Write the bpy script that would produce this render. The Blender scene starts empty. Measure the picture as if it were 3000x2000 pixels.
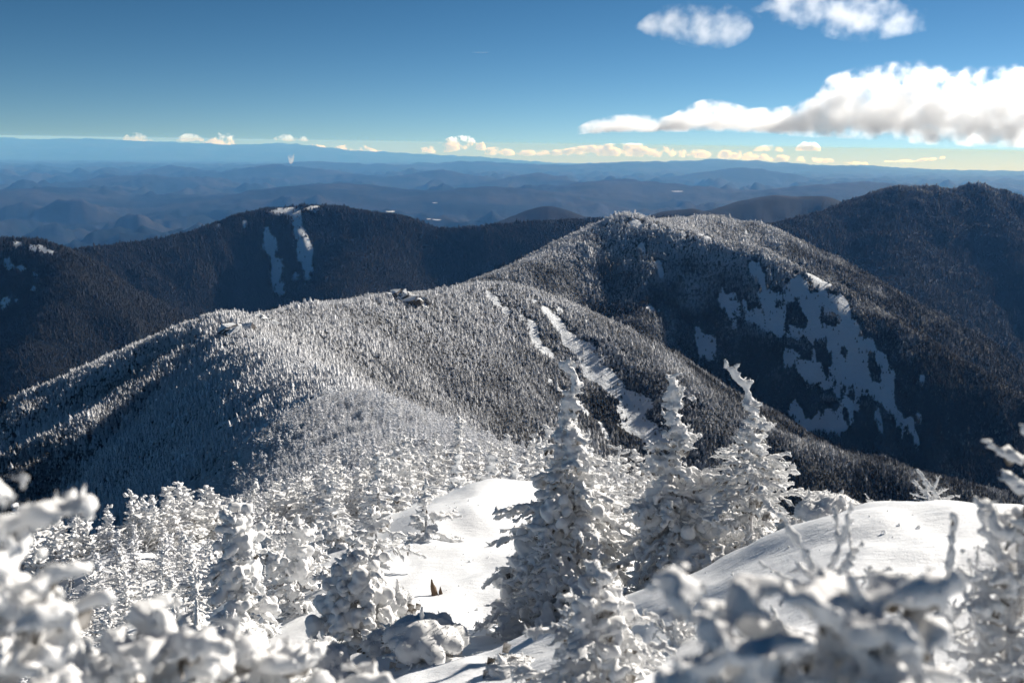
import bpy, math, random
import numpy as np
from mathutils import Matrix, Vector

scene = bpy.context.scene
COL = scene.collection
R = math.radians
rng = np.random.default_rng(7)
random.seed(7)

# ------------------------------------------------------------------ camera
PITCH, ROLL = R(11.25), R(0.85)
LENS, SENSOR = 35.0, 36.0
cam_d = bpy.data.cameras.new('camera')
cam = bpy.data.objects.new('camera', cam_d); COL.objects.link(cam)
cam_d.lens, cam_d.sensor_width = LENS, SENSOR
cam_d.clip_start, cam_d.clip_end = 0.05, 600000
CAM_M = Matrix.Rotation(math.pi/2 - PITCH, 3, 'X') @ Matrix.Rotation(ROLL, 3, 'Z')
cam.matrix_world = CAM_M.to_4x4()
cam_d.dof.use_dof = True
cam_d.dof.focus_distance = 13.0
cam_d.dof.aperture_fstop = 2.8
cam_d.dof.aperture_blades = 9
scene.camera = cam

# ------------------------------------------------------------------ light
SUN_AZ, SUN_EL = R(48), R(24)          # azimuth clockwise from the viewing direction (+Y)
SUN_DIR = Vector((math.sin(SUN_AZ)*math.cos(SUN_EL), math.cos(SUN_AZ)*math.cos(SUN_EL), math.sin(SUN_EL)))
sun_d = bpy.data.lights.new('sun', 'SUN'); sun = bpy.data.objects.new('sun', sun_d); COL.objects.link(sun)
sun_d.energy, sun_d.angle, sun_d.color = 5.0, R(0.53), (1.0, 0.93, 0.83)
sun.rotation_euler = SUN_DIR.to_track_quat('Z', 'Y').to_euler()
world = bpy.data.worlds.new('World'); scene.world = world; world.use_nodes = True
wn, wl = world.node_tree.nodes, world.node_tree.links
wn.clear()
sky = wn.new('ShaderNodeTexSky'); sky.sky_type = 'NISHITA'; sky.sun_disc = False
sky.sun_elevation, sky.sun_rotation = SUN_EL, SUN_AZ
sky.altitude, sky.air_density, sky.dust_density, sky.ozone_density = 1500, 0.6, 0.1, 1.0
tc = wn.new('ShaderNodeTexCoord'); sp = wn.new('ShaderNodeSeparateXYZ'); cb = wn.new('ShaderNodeCombineXYZ')
ad = wn.new('ShaderNodeMath'); ad.operation = 'ADD'; ad.inputs[1].default_value = 0.026   # the horizon dips below eye level from a summit
mx = wn.new('ShaderNodeMath'); mx.operation = 'MAXIMUM'; mx.inputs[1].default_value = 0.002
gm = wn.new('ShaderNodeGamma'); gm.inputs['Gamma'].default_value = 1.4
hs = wn.new('ShaderNodeHueSaturation'); hs.inputs['Saturation'].default_value = 1.12; hs.inputs['Hue'].default_value = 0.486
bg = wn.new('ShaderNodeBackground'); bg.inputs['Strength'].default_value = 0.05
wo = wn.new('ShaderNodeOutputWorld')
wl.new(tc.outputs['Generated'], sp.inputs[0])
wl.new(sp.outputs['X'], cb.inputs['X']); wl.new(sp.outputs['Y'], cb.inputs['Y'])
wl.new(sp.outputs['Z'], ad.inputs[0]); wl.new(ad.outputs[0], mx.inputs[0]); wl.new(mx.outputs[0], cb.inputs['Z'])
wl.new(cb.outputs[0], sky.inputs['Vector'])
sc_ = wn.new('ShaderNodeVectorMath'); sc_.operation = 'SCALE'; sc_.inputs['Scale'].default_value = 0.515   # deep, contrasty winter blue
wl.new(sky.outputs[0], sc_.inputs[0]); wl.new(sc_.outputs[0], gm.inputs['Color']); wl.new(gm.outputs[0], hs.inputs['Color'])
wl.new(hs.outputs[0], bg.inputs['Color']); wl.new(bg.outputs[0], wo.inputs['Surface'])

vs = scene.view_settings
scene.display_settings.display_device = 'sRGB'
vs.view_transform = 'Standard'; vs.look = 'None'; vs.exposure = 0.75; vs.gamma = 1.0
try: vs.use_curve_mapping = False
except Exception: pass
scene.render.engine = 'CYCLES'
cy = scene.cycles
cy.use_denoising = True
cy.denoiser = 'OPENIMAGEDENOISE'
cy.denoising_input_passes = 'RGB_ALBEDO_NORMAL'
cy.max_bounces = 12; cy.diffuse_bounces = 6; cy.glossy_bounces = 2; cy.transmission_bounces = 2
cy.transparent_max_bounces = 8; cy.volume_bounces = 12
cy.volume_step_rate = 1.0; cy.volume_max_steps = 256
cy.use_adaptive_sampling = True; cy.adaptive_threshold = 0.01
cy.sample_clamp_indirect = 6.0

# ------------------------------------------------------------------ helpers
CM = np.array(CAM_M)
FPX = LENS/SENSOR*2352.0
def ray(px, py):
    """direction of a point given in the 2352x1568 layout sketch"""
    d = CM @ np.array([(px-1176.0)/FPX, -(py-784.0)/FPX, -1.0])
    return d/np.linalg.norm(d)
def at(px, py, depth):
    d = ray(px, py); return d*(depth/d[1])

def hash2(ix, iy, seed):
    h = (ix.astype(np.int64)*374761393 + iy.astype(np.int64)*668265263 + seed*974711) & 0xFFFFFFFF
    h = ((h ^ (h >> 13))*1274126177) & 0xFFFFFFFF
    return ((h ^ (h >> 16)) & 0xFFFF)/65535.0
def noise(x, y, seed=0):
    """gradient noise, about -0.7..0.7"""
    x0, y0 = np.floor(x), np.floor(y); fx, fy = x-x0, y-y0
    u, v = fx*fx*fx*(fx*(fx*6-15)+10), fy*fy*fy*(fy*(fy*6-15)+10)
    def g(i, j):
        a = hash2(x0+i, y0+j, seed)*2*np.pi
        return np.cos(a)*(fx-i)+np.sin(a)*(fy-j)
    n0 = g(0, 0)*(1-u)+g(1, 0)*u; n1 = g(0, 1)*(1-u)+g(1, 1)*u
    return (n0*(1-v)+n1*v)*1.4
def fbm(x, y, o=5, seed=0, gain=.5):
    s, a = 0, 1.0
    for k in range(o):
        s = s+a*noise(x, y, seed+k*17); x, y, a = x*2.03+13.7, y*2.03-7.1, a*gain
    return s
def ridged(x, y, o=5, seed=0):
    s, a = 0, 1.0
    for k in range(o):
        s = s+a*(1-np.abs(noise(x, y, seed+k*31))*2); x, y, a = x*2.05+5.3, y*2.05+9.9, a*.5
    return s/2
def sstep(a, b, x):
    t = np.clip((x-a)/(b-a), 0, 1); return t*t*(3-2*t)

def mesh_np(name, V, F, mat=None, smooth=True):
    me = bpy.data.meshes.new(name)
    V = np.asarray(V, 'f'); F = np.asarray(F, np.int32); k = F.shape[1]
    me.vertices.add(len(V)); me.vertices.foreach_set('co', V.ravel())
    me.loops.add(F.size); me.loops.foreach_set('vertex_index', F.ravel())
    me.polygons.add(len(F)); me.polygons.foreach_set('loop_start', np.arange(0, F.size, k, dtype=np.int32))
    if smooth: me.polygons.foreach_set('use_smooth', np.ones(len(F), bool))
    me.update(calc_edges=True)
    if mat: me.materials.append(mat)
    return me
def attr(me, name, v):
    a = me.attributes.new(name, 'FLOAT', 'POINT'); a.data.foreach_set('value', np.asarray(v, 'f'))
def link(name, me, parent=None, loc=(0, 0, 0), rz=0.0, sc=1.0):
    o = bpy.data.objects.new(name, me); COL.objects.link(o); o.parent = parent
    o.location = loc; o.rotation_euler = (0, 0, rz); o.scale = (sc, sc, sc)
    return o
def tag(o, label=None, cat=None, group=None, kind=None):
    if label: o['label'] = label
    if cat: o['category'] = cat
    if group: o['group'] = group
    if kind: o['kind'] = kind
    return o
def empty(name, loc, rz=0.0):
    o = bpy.data.objects.new(name, None); COL.objects.link(o); o.location = loc; o.rotation_euler = (0, 0, rz); return o

class NT:
    """tiny node-tree builder"""
    def __init__(s, name):
        s.m = bpy.data.materials.new(name); s.m.use_nodes = True
        s.n, s.l = s.m.node_tree.nodes, s.m.node_tree.links; s.n.clear()
        s.out = s.n.new('ShaderNodeOutputMaterial')
    def N(s, t, ins=None, **kw):
        n = s.n.new(t)
        for k, v in kw.items(): setattr(n, k, v)
        for k, v in (ins or {}).items():
            if isinstance(v, bpy.types.NodeSocket): s.l.new(v, n.inputs[k])
            else: n.inputs[k].default_value = v
        return n
    def math(s, op, a, b=0.0, c=0.0, clamp=False):
        return s.N('ShaderNodeMath', {0: a, 1: b, 2: c}, operation=op, use_clamp=clamp).outputs[0]
    def ramp(s, v, a, b, c=0., d=1.):
        return s.N('ShaderNodeMapRange', {'Value': v, 'From Min': a, 'From Max': b, 'To Min': c, 'To Max': d}, interpolation_type='SMOOTHSTEP').outputs[0]
    def noise(s, vec, scale, detail=4., rough=.55):
        return s.N('ShaderNodeTexNoise', {'Vector': vec, 'Scale': scale, 'Detail': detail, 'Roughness': rough}).outputs['Fac']
    def mix(s, f, a, b):
        n = s.N('ShaderNodeMix', data_type='RGBA')
        for i, v in ((0, f), (6, a), (7, b)):
            if isinstance(v, bpy.types.NodeSocket): s.l.new(v, n.inputs[i])
            else: n.inputs[i].default_value = v if i == 0 else (*v, 1.0)
        return n.outputs[2]
    def surf(s, color, rough=.9, bump=None, bstr=.3, bdist=.05, spec=.2, sss=0.0, thin=0.0):
        b = s.N('ShaderNodeBsdfPrincipled', {'Roughness': rough, 'Specular IOR Level': spec})
        if isinstance(color, bpy.types.NodeSocket): s.l.new(color, b.inputs['Base Color'])
        else: b.inputs['Base Color'].default_value = (*color, 1)
        if bump is not None:
            bp = s.N('ShaderNodeBump', {'Height': bump, 'Strength': bstr, 'Distance': bdist}); s.l.new(bp.outputs[0], b.inputs['Normal'])
        if sss:
            b.inputs['Subsurface Weight'].default_value = sss; b.inputs['Subsurface Radius'].default_value = (.05, .06, .08); b.inputs['Subsurface Scale'].default_value = .3
        o = b.outputs[0]
        if thin:                                          # rime lets light through
            tr = s.N('ShaderNodeBsdfTranslucent', {'Color': (.93, .94, .95, 1)}).outputs[0]
            o = s.N('ShaderNodeMixShader', {0: thin, 1: o, 2: tr}).outputs[0]
        s.l.new(o, s.out.inputs['Surface']); return s.m

# ------------------------------------------------------------------ materials
def m_terrain():
    t = NT('wooded_mountain'); P = t.N('ShaderNodeNewGeometry').outputs['Position']
    sn = t.N('ShaderNodeAttribute', attribute_name='snow').outputs['Fac']
    fr = t.N('ShaderNodeAttribute', attribute_name='frost').outputs['Fac']
    n1 = t.noise(P, .004, 5.); n2 = t.noise(P, .05, 4.); n3 = t.noise(P, .3, 3.)
    wood = t.mix(t.ramp(n1, .42, .6), (.011, .014, .018), (.018, .018, .021))
    wood = t.mix(t.ramp(n2, .3, .75, 0., .55), wood, (.012, .014, .014))
    wood = t.mix(t.math('MULTIPLY', fr, t.ramp(n3, .35, .7)), wood, (.55, .56, .58))
    edge = t.math('ADD', sn, t.math('MULTIPLY', t.math('SUBTRACT', n2, .5), 1.0))
    edge = t.math('ADD', edge, t.math('MULTIPLY', t.math('SUBTRACT', n3, .5), .7))
    col = t.mix(t.ramp(edge, .44, .56), wood, (.86, .89, .93))
    return t.surf(col, .95, t.noise(P, .12, 6., .7), .8, 6.0, spec=.05)
def m_far():
    t = NT('forested_lowland'); P = t.N('ShaderNodeNewGeometry').outputs['Position']
    n1 = t.noise(P, .0005, 6.); n2 = t.noise(P, .004, 6.); n3 = t.noise(P, .0016, 8., .7)
    c = t.mix(t.ramp(n1, .44, .62), (.006, .010, .013), (.036, .034, .034))
    c = t.mix(t.ramp(n2, .35, .7, 0., .5), c, (.007, .010, .012))
    c = t.mix(t.ramp(n3, .76, .80, 0., .35), c, (.55, .57, .6))
    return t.surf(c, .95, n2, .7, 30.0, spec=.03)
def m_snow():
    t = NT('wind_packed_snow'); P = t.N('ShaderNodeNewGeometry').outputs['Position']
    mp = t.N('ShaderNodeMapping', {'Vector': P, 'Rotation': (0, 0, .5), 'Scale': (1, 2.0, 1)}).outputs[0]
    n1 = t.noise(mp, 1.6, 6., .6); n2 = t.noise(P, 90., 3., .6); n3 = t.noise(mp, 9., 4., .6)
    n4 = t.noise(mp, 34., 3., .6)
    h = t.math('ADD', t.math('MULTIPLY', n1, .42), t.math('ADD', t.math('MULTIPLY_ADD', n4, .06, t.math('MULTIPLY', n2, .06)), t.math('MULTIPLY', n3, .16)))
    return t.surf(t.mix(n1, (.84, .86, .89), (.90, .91, .92)), .5, h, .75, .07, spec=.4)
def m_rime(grain=120., name='rime_and_snow'):
    t = NT(name); P = t.N('ShaderNodeTexCoord').outputs['Object']
    n1 = t.noise(P, grain*.25, 4., .65); n2 = t.noise(P, grain, 2., .6)
    h = t.math('ADD', n1, t.math('MULTIPLY', n2, .5))
    return t.surf(t.mix(t.ramp(n1, .3, .7), (.82, .84, .86), (.91, .92, .93)), .6, h, 1.0, .025, spec=.3, thin=.38)
def m_needles():
    t = NT('frosted_needles'); P = t.N('ShaderNodeTexCoord').outputs['Object']
    n = t.noise(P, 18., 3.)
    return t.surf(t.mix(t.ramp(n, .38, .62), (.13, .115, .10), (.50, .48, .46)), .9, spec=.1)
def m_bark():
    t = NT('frosted_bark'); P = t.N('ShaderNodeTexCoord').outputs['Object']
    n = t.noise(P, 14., 4.)
    return t.surf(t.mix(t.ramp(n, .36, .52), (.075, .055, .042), (.55, .55, .56)), .95, n, .6, .02, spec=.1)
def m_forest(name, lo, hi, dark, mid):
    """small conifer: dark needles with frost on the upper and windward faces; how much comes with each tree"""
    t = NT(name); g = t.N('ShaderNodeNewGeometry'); P = g.outputs['Position']
    f = t.N('ShaderNodeAttribute', attribute_name='frost', attribute_type='INSTANCER').outputs['Fac']
    nz = t.N('ShaderNodeSeparateXYZ', {0: g.outputs['Normal']}).outputs
    up = t.math('ADD', t.math('MULTIPLY', nz['Z'], .35), t.math('MULTIPLY', nz['X'], -.15))
    n = t.noise(P, lo, 3., .7)
    k = t.math('MULTIPLY_ADD', f, 2.2, .08, clamp=True)
    v = t.math('ADD', f, t.math('MULTIPLY', k, t.math('ADD', up, t.math('MULTIPLY', t.math('SUBTRACT', n, .5), .8))))
    base = t.mix(t.noise(P, .02, 3.), dark, mid); base = t.mix(t.math('MULTIPLY', f, 1.2, clamp=True), base, (.13, .125, .12))
    return t.surf(t.mix(t.ramp(v, .20, .95), base, (.80, .81, .84)), .9, spec=.08)
def m_rock():
    t = NT('grey_rock'); g = t.N('ShaderNodeNewGeometry'); P = g.outputs['Position']
    nz = t.N('ShaderNodeSeparateXYZ', {0: g.outputs['Normal']}).outputs['Z']
    n = t.noise(P, .5, 6., .65)
    rock = t.mix(n, (.03, .028, .027), (.13, .12, .115))
    v = t.math('ADD', nz, t.math('MULTIPLY', t.math('SUBTRACT', n, .5), .9))
    return t.surf(t.mix(t.ramp(v, .5, .68), rock, (.83, .85, .87)), .9, n, .8, .5, spec=.15)
M = dict(terrain=m_terrain(), far=m_far(), snow=m_snow(), rime=m_rime(), needles=m_needles(), bark=m_bark(), rock=m_rock(),
         forest=m_forest('frosted_conifer', 1.4, 1., (.013, .016, .020), (.023, .023, .025)))
def m_plain(name, c, r=.8):
    t = NT(name); n = t.noise(t.N('ShaderNodeTexCoord').outputs['Object'], 8., 4.)
    return t.surf(t.mix(n, tuple(x*.8 for x in c), c), r)
# ------------------------------------------------------------------ terrain
RE2 = 14.6e6                                       # twice the earth's radius with refraction
def ridge(pts): return np.array([at(*p) for p in pts])
KNOB = (515, 735, 730)
RIDGES = [  # name index, crest points (layout x, layout y, distance), slope, roundness, roughness
 (0, np.vstack([[[0, -25, -3.5], [0, 2, -2.6]], ridge([(1120, 1150, 16), (1150, 1205, 36), (1140, 1125, 70), (1035, 1045, 130), (880, 952, 260), (720, 858, 420), (590, 780, 610), KNOB])]), .72, 17, .25, .78),
 (0, ridge([KNOB, (620, 722, 790), (740, 700, 860), (930, 678, 960), (1060, 664, 1030), (1150, 660, 1060)]), .55, 30, .4),
 (10, ridge([KNOB, (420, 765, 730), (300, 830, 720), (150, 890, 705), (0, 945, 690), (-200, 1040, 670), (-420, 1150, 650)]), .62, 12, .35),
 (11, ridge([(520, 752, 700), (350, 875, 610), (200, 970, 560), (90, 1055, 530), (0, 1130, 505), (-160, 1260, 470)]), .62, 14, .35),
 (1, ridge([(1150, 660, 1060), (1230, 678, 1080), (1380, 755, 1010), (1560, 885, 920), (1750, 990, 880), (2000, 1055, 880), (2352, 1150, 910), (2800, 1300, 1000)]), .60, 35, .4),
 (2, ridge([(900, 720, 1350), (1060, 664, 1550), (1250, 587, 1780), (1360, 540, 1880), (1440, 510, 1930)]), .62, 30, .5),
 (2, ridge([(1440, 510, 1930), (1510, 512, 1900), (1600, 535, 1850), (1740, 573, 1760), (1900, 650, 1660), (2050, 740, 1580), (2200, 830, 1520), (2352, 905, 1470), (2700, 1080, 1400)]), .66, 28, .5),
 (2, ridge([(1440, 510, 1930), (1480, 600, 1790), (1500, 680, 1690), (1440, 760, 1540)]), .62, 25, .4),
 (2, ridge([(1440, 512, 1960), (1560, 506, 2180), (1640, 500, 2280), (1720, 512, 2300), (1830, 566, 2300), (1930, 640, 2300), (2050, 740, 2300)]), .55, 60, .5),
 (3, ridge([(1700, 540, 3600), (1760, 520, 3900), (1900, 488, 4150), (2000, 458, 4300), (2060, 440, 4350), (2140, 430, 4400), (2200, 443, 4420), (2240, 432, 4450), (2300, 440, 4450), (2352, 478, 4500), (2600, 560, 4500)]), .50, 40, .9),
 (3, ridge([(2240, 434, 4430), (2290, 500, 4150), (2340, 580, 3850), (2420, 690, 3450), (2500, 800, 3200)]), .58, 35, .7),
 (3, ridge([(2060, 440, 4350), (2030, 530, 3950), (2060, 640, 3500), (2120, 740, 3150)]), .5, 90, .7),
 (4, ridge([(60, 600, 3300), (170, 572, 3450), (300, 560, 3600), (420, 540, 3750), (490, 518, 3850), (560, 490, 3950), (640, 477, 4000), (720, 470, 4020), (790, 476, 4020), (900, 502, 4000), (1010, 530, 3950), (1110, 520, 3950), (1250, 508, 4050), (1440, 500, 4250), (1600, 502, 4350), (1760, 524, 4400), (1900, 560, 4500)]), .74, 60, 1.),
 (4, ridge([(900, 502, 4000), (830, 580, 3650), (780, 650, 3350)]), .55, 80, .8),
 (5, ridge([(-300, 600, 2500), (-120, 556, 2650), (0, 548, 2700), (60, 550, 2700), (110, 562, 2650), (150, 585, 2550), (160, 640, 2400), (120, 720, 2250), (60, 800, 2100)]), .68, 45, 1.2),
 (6, ridge([(1100, 530, 7600), (1190, 500, 7900), (1260, 473, 8100), (1340, 497, 8100), (1450, 520, 8100)]), .42, 120, .8),
 (6, ridge([(1400, 520, 6800), (1490, 498, 6900), (1540, 484, 7000), (1590, 479, 7000), (1650, 490, 7000), (1730, 520, 7000)]), .45, 80, .8),
 (6, ridge([(1560, 520, 7800), (1640, 482, 8000), (1720, 458, 8200), (1780, 447, 8300), (1830, 452, 8300), (1885, 448, 8300), (1925, 466, 8300), (1960, 468, 8300), (2050, 500, 8300)]), .45, 90, .8),
 (7, ridge([(200, 425, 25000), (260, 414, 26000), (330, 401, 27000), (390, 408, 27000), (440, 421, 26000), (500, 432, 25000)]), .15, 250, 1.),
 (7, ridge([(330, 394, 35000), (400, 380, 36000), (440, 388, 36000), (480, 396, 36000)]), .22, 300, 1.),
 (7, ridge([(470, 399, 33000), (560, 390, 34000), (640, 379, 34500), (690, 383, 34500), (740, 392, 34000), (800, 400, 33000), (850, 406, 31000)]), .16, 350, 1.),
 (7, ridge([(950, 402, 31000), (1008, 389, 32000), (1045, 398, 32000), (1100, 404, 31000)]), .22, 200, 1.),
 (7, ridge([(1170, 408, 29000), (1205, 402, 30000), (1235, 397, 30000), (1265, 408, 30000), (1320, 418, 28000)]), .24, 150, 1.),
 (7, ridge([(1620, 397, 38000), (1670, 389, 39000), (1715, 384, 40000), (1755, 391, 40000), (1800, 398, 39000)]), .2, 300, .8),
 (7, ridge([(1050, 440, 19000), (1120, 428, 20000), (1200, 434, 20000)]), .14, 200, 1.), (7, ridge([(1350, 425, 22000), (1430, 412, 24000), (1520, 420, 23000)]), .14, 250, 1.), (7, ridge([(700, 430, 19000), (780, 420, 21000), (870, 432, 20000)]), .13, 250, 1.),
 (7, ridge([(1900, 425, 22000), (2000, 418, 23000), (2100, 424, 23000)]), .13, 250, 1.), (7, ridge([(40, 440, 18000), (120, 430, 20000), (180, 438, 20000)]), .12, 250, 1.),
 (7, ridge([(660, 384, 46000), (740, 372, 48000), (850, 377, 48000), (960, 381, 50000), (1110, 371, 52000), (1260, 381, 52000), (1400, 376, 56000), (1500, 371, 60000), (1580, 375, 60000), (1660, 366, 66000), (1760, 372, 68000), (1900, 379, 68000)]), .08, 700, .6),
 (7, ridge([(1900, 386, 75000), (2000, 381, 78000), (2080, 388, 78000), (2200, 391, 78000), (2400, 394, 78000)]), .07, 800, .5),
 (7, ridge([(0, 384, 48000), (150, 380, 50000), (300, 376, 52000), (420, 377, 52000)]), .06, 700, .6),
 (8, ridge([(-400, 318, 90000), (-100, 312, 90000), (20, 316, 90000), (110, 320, 90000), (200, 318, 90300), (290, 322, 90600), (420, 328, 91200), (520, 333, 91800), (640, 329, 92100), (700, 336, 93000), (800, 345, 93600), (950, 352, 94800), (1100, 360, 96000)]), .10, 900, .8),
]
def base_height(x, y):
    r = np.hypot(x, y)
    far = sstep(4500, 9000, r)
    # near valley floors, then rolling lowland
    hills = 480*ridged(x/3600+3.1, y/3900, 5, 5)+210*fbm(x/1500, y/1700, 5, 9) - 300
    hills = hills+110*fbm(x/650, y/700, 4, 12)
    hills = hills*(1-.45*sstep(30000, 60000, r))*(1-.75*sstep(45000, 80000, r)*sstep(0, -25000, x))
    near = -760+35*fbm(x/900, y/900, 4, 3)
    return near*(1-far)+(-1180+hills)*far - r*r/RE2*far
def height(x, y):
    """world height and index of the mountain a point belongs to"""
    x0 = np.asarray(x, float); y0 = np.asarray(y, float); x, y = x0, y0
    r = np.hypot(x, y)
    k0 = np.clip(r*.006, .15, 60)
    best0 = base_height(x, y); idx0 = np.where(r < 9000, 9, 7)
    acc0 = np.ones_like(best0); top0 = best0.copy()
    wob0 = fbm(x/260, y/260, 4, 21); fine0 = fbm(x/45, y/45, 4, 41); gul0 = ridged(x/420+1.7, y/420, 4, 61)
    for name, P, slope, rd, rough, *rs in RIDGES:
        # only points that this crest can rise above
        lo, hi = P[:, :2].min(0), P[:, :2].max(0)
        box = np.hypot(np.maximum(np.maximum(lo[0]-x0, x0-hi[0]), 0), np.maximum(np.maximum(lo[1]-y0, y0-hi[1]), 0))
        on = np.nonzero(P[:, 2].max()-slope*(np.sqrt(box*box+rd*rd)-rd)+130+10*k0 > best0)[0]
        if not len(on): continue
        x, y, k, top, acc, best, idx = x0[on], y0[on], k0[on], top0[on], acc0[on], best0[on], idx0[on]
        wob, fine, gul = wob0[on], fine0[on], gul0[on]
        cand = np.full_like(best, -1e9); dist = np.full_like(best, 1e9)
        for a, b in zip(P[:-1], P[1:]):
            ab = b[:2]-a[:2]; L2 = ab@ab
            t = np.clip(((x-a[0])*ab[0]+(y-a[1])*ab[1])/L2, 0, 1)
            d = np.sqrt((x-a[0]-t*ab[0])**2+(y-a[1]-t*ab[1])**2)
            sl = slope
            if rs:                                        # a different slope on the right of the crest
                sd = (ab[1]*(x-a[0])-ab[0]*(y-a[1]))/math.sqrt(L2); sl = slope+(rs[0]-slope)*sstep(-rd, rd, sd)
            cand = np.maximum(cand, a[2]+t*(b[2]-a[2]) - sl*(np.sqrt(d*d+rd*rd)-rd))
            dist = np.minimum(dist, d)
        amp = sstep(rd*.5, rd*4+60, dist)*rough
        if name <= 6 or name > 9: cand = cand+amp*(38*wob*min(1, rd/30)+7*fine-30*(1-gul)*(.4 if name < 2 or name > 9 else 1.))
        else: cand = cand+rd*.13*fbm(x/(rd*1.6), y/(rd*1.6), 4, 78)+sstep(rd*.3, rd*6, dist)*rough*(rd*.22)*fbm(x/(rd*5), y/(rd*5), 5, 77)
        m = np.maximum(top, cand); acc0[on] = acc*np.exp((top-m)/k)+np.exp((cand-m)/k); top0[on] = m
        w = cand > best; best0[on] = np.where(w, cand, best); idx0[on] = np.where(w, name, idx)
    z = top0+k0*np.log(acc0); x, y, idx = x0, y0, idx0
    z = z+sstep(60, 400, r)*(1-sstep(5000, 7000, r))*1.2*fbm(x/14, y/14, 3, 51)
    return z, idx
# the summit ground close to the camera, through levels read off the photograph
_cp = [at(*p) for p in [(1050, 1168, 14), (1180, 1170, 15), (1000, 1330, 9.8), (1000, 1440, 8.2), (1150, 1535, 5.6), (1350, 1560, 5.2), (930, 1530, 7.0),
       (1250, 1480, 8.3), (1560, 1400, 7.6), (1700, 1330, 7.6), (1500, 1425, 4.8), (1700, 1320, 5.0), (1850, 1245, 5.4), (1960, 1195, 5.9), (2060, 1172, 6.3), (2200, 1176, 6.3), (2352, 1192, 6.3), (2600, 1210, 6.2),
       (2000, 1290, 4.6), (2200, 1330, 4.0), (2352, 1300, 4.2), (1750, 1450, 3.7), (1600, 1540, 3.4), (2000, 1540, 2.9),
       (600, 1490, 9), (750, 1420, 10), (300, 1430, 20), (200, 1340, 32), (450, 1345, 26), (800, 1240, 17), (900, 1190, 19.5), (1250, 1150, 19)]]
_cp += [np.array(p, float) for p in [(0, 0, -1.72), (-1.5, .5, -1.95), (1.5, .5, -1.66), (0, -4, -1.5), (-4, -4, -2.0), (4, -4, -1.5), (-2, 3, -3.1), (-3.5, 5, -4.5), (-5, 10, -6.4), (-6, 2, -5), (4, 2, -1.8), (9, 2, -2.6), (9, 6, -3.4), (0, 2.2, -2.2),
        (2.2, 8.4, -3.9), (3.6, 8.6, -3.9), (4.6, 8.6, -4.0), (7, 10, -5.6), (3.2, 13, -6.8), (0, 20, -8.8), (-5, 20, -9.8), (-10, 32, -16.2), (-2, 32, -13.4), (4, 32, -15.5), (-16, 32, -18.5), (5, 20, -11.5), (-9, 14, -9.6), (-12, 22, -13), (-9, 4, -7.6), (12, 14, -10), (-15, -6, -7), (15, -6, -5), (0, -15, -3), (-14, 10, -9.4), (10, 22, -15)]]
_cp = np.array(_cp)
def _tps(d): return np.where(d > 1e-9, d*d*np.log(d+1e-12), 0)
_D = np.hypot(_cp[:, None, 0]-_cp[None, :, 0], _cp[:, None, 1]-_cp[None, :, 1])
_n = len(_cp); _A = np.zeros((_n+3, _n+3)); _A[:_n, :_n] = _tps(_D)+np.eye(_n)*.4
_A[:_n, _n] = 1; _A[:_n, _n+1] = _cp[:, 0]; _A[:_n, _n+2] = _cp[:, 1]; _A[_n:, :_n] = _A[:_n, _n:].T
_W = np.linalg.solve(_A, np.concatenate([_cp[:, 2], [0, 0, 0]]))
def summit(x, y):
    z = _W[_n]+_W[_n+1]*x+_W[_n+2]*y
    for i in range(_n): z = z+_W[i]*_tps(np.hypot(x-_cp[i, 0], y-_cp[i, 1]))
    return z
def ground(x, y):
    x = np.atleast_1d(np.asarray(x, float)); y = np.atleast_1d(np.asarray(y, float)); r = np.hypot(x, y)
    z, i = height(x, y)
    nr = r < 46
    if nr.any():
        s = summit(x[nr], y[nr])+.10*fbm(x[nr]/1.1, y[nr]/1.4, 3, 15)+.12*noise(x[nr]/2.7, y[nr]/2.7, 16)+.022*ridged(x[nr]/.9+y[nr]/2.2, y[nr]/.7-x[nr]/1.6, 3, 18)
        w = sstep(24, 44, r[nr]); z[nr] = s*(1-w)+z[nr]*w
    return z, i
def gz(x, y): return float(ground(x, y)[0][0])
def hit(px, py, r0=40., r1=9000.):
    """where a sight line meets the terrain"""
    d = ray(px, py); t = np.geomspace(r0, r1, 1400); p = d[None]*t[:, None]
    z = ground(p[:, 0], p[:, 1])[0]; b = np.nonzero(p[:, 2] < z)[0]
    return p[b[0]] if len(b) else None

th = np.concatenate([np.arange(-180, -36, 3.), np.arange(-36, 36, .12), np.arange(36, 180, 3.)])*math.pi/180
rr = np.concatenate([np.geomspace(33, 5000, 390), np.geomspace(5000, 100000, 215)[1:]])
TH, RR = np.meshgrid(th, rr)
GX, GY = RR*np.sin(TH), RR*np.cos(TH)
GZ, GI = ground(GX.ravel(), GY.ravel()); GZ = GZ.reshape(GX.shape); GI = GI.reshape(GX.shape)
GZ[0] -= .35; GZ[1] -= .15

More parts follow.
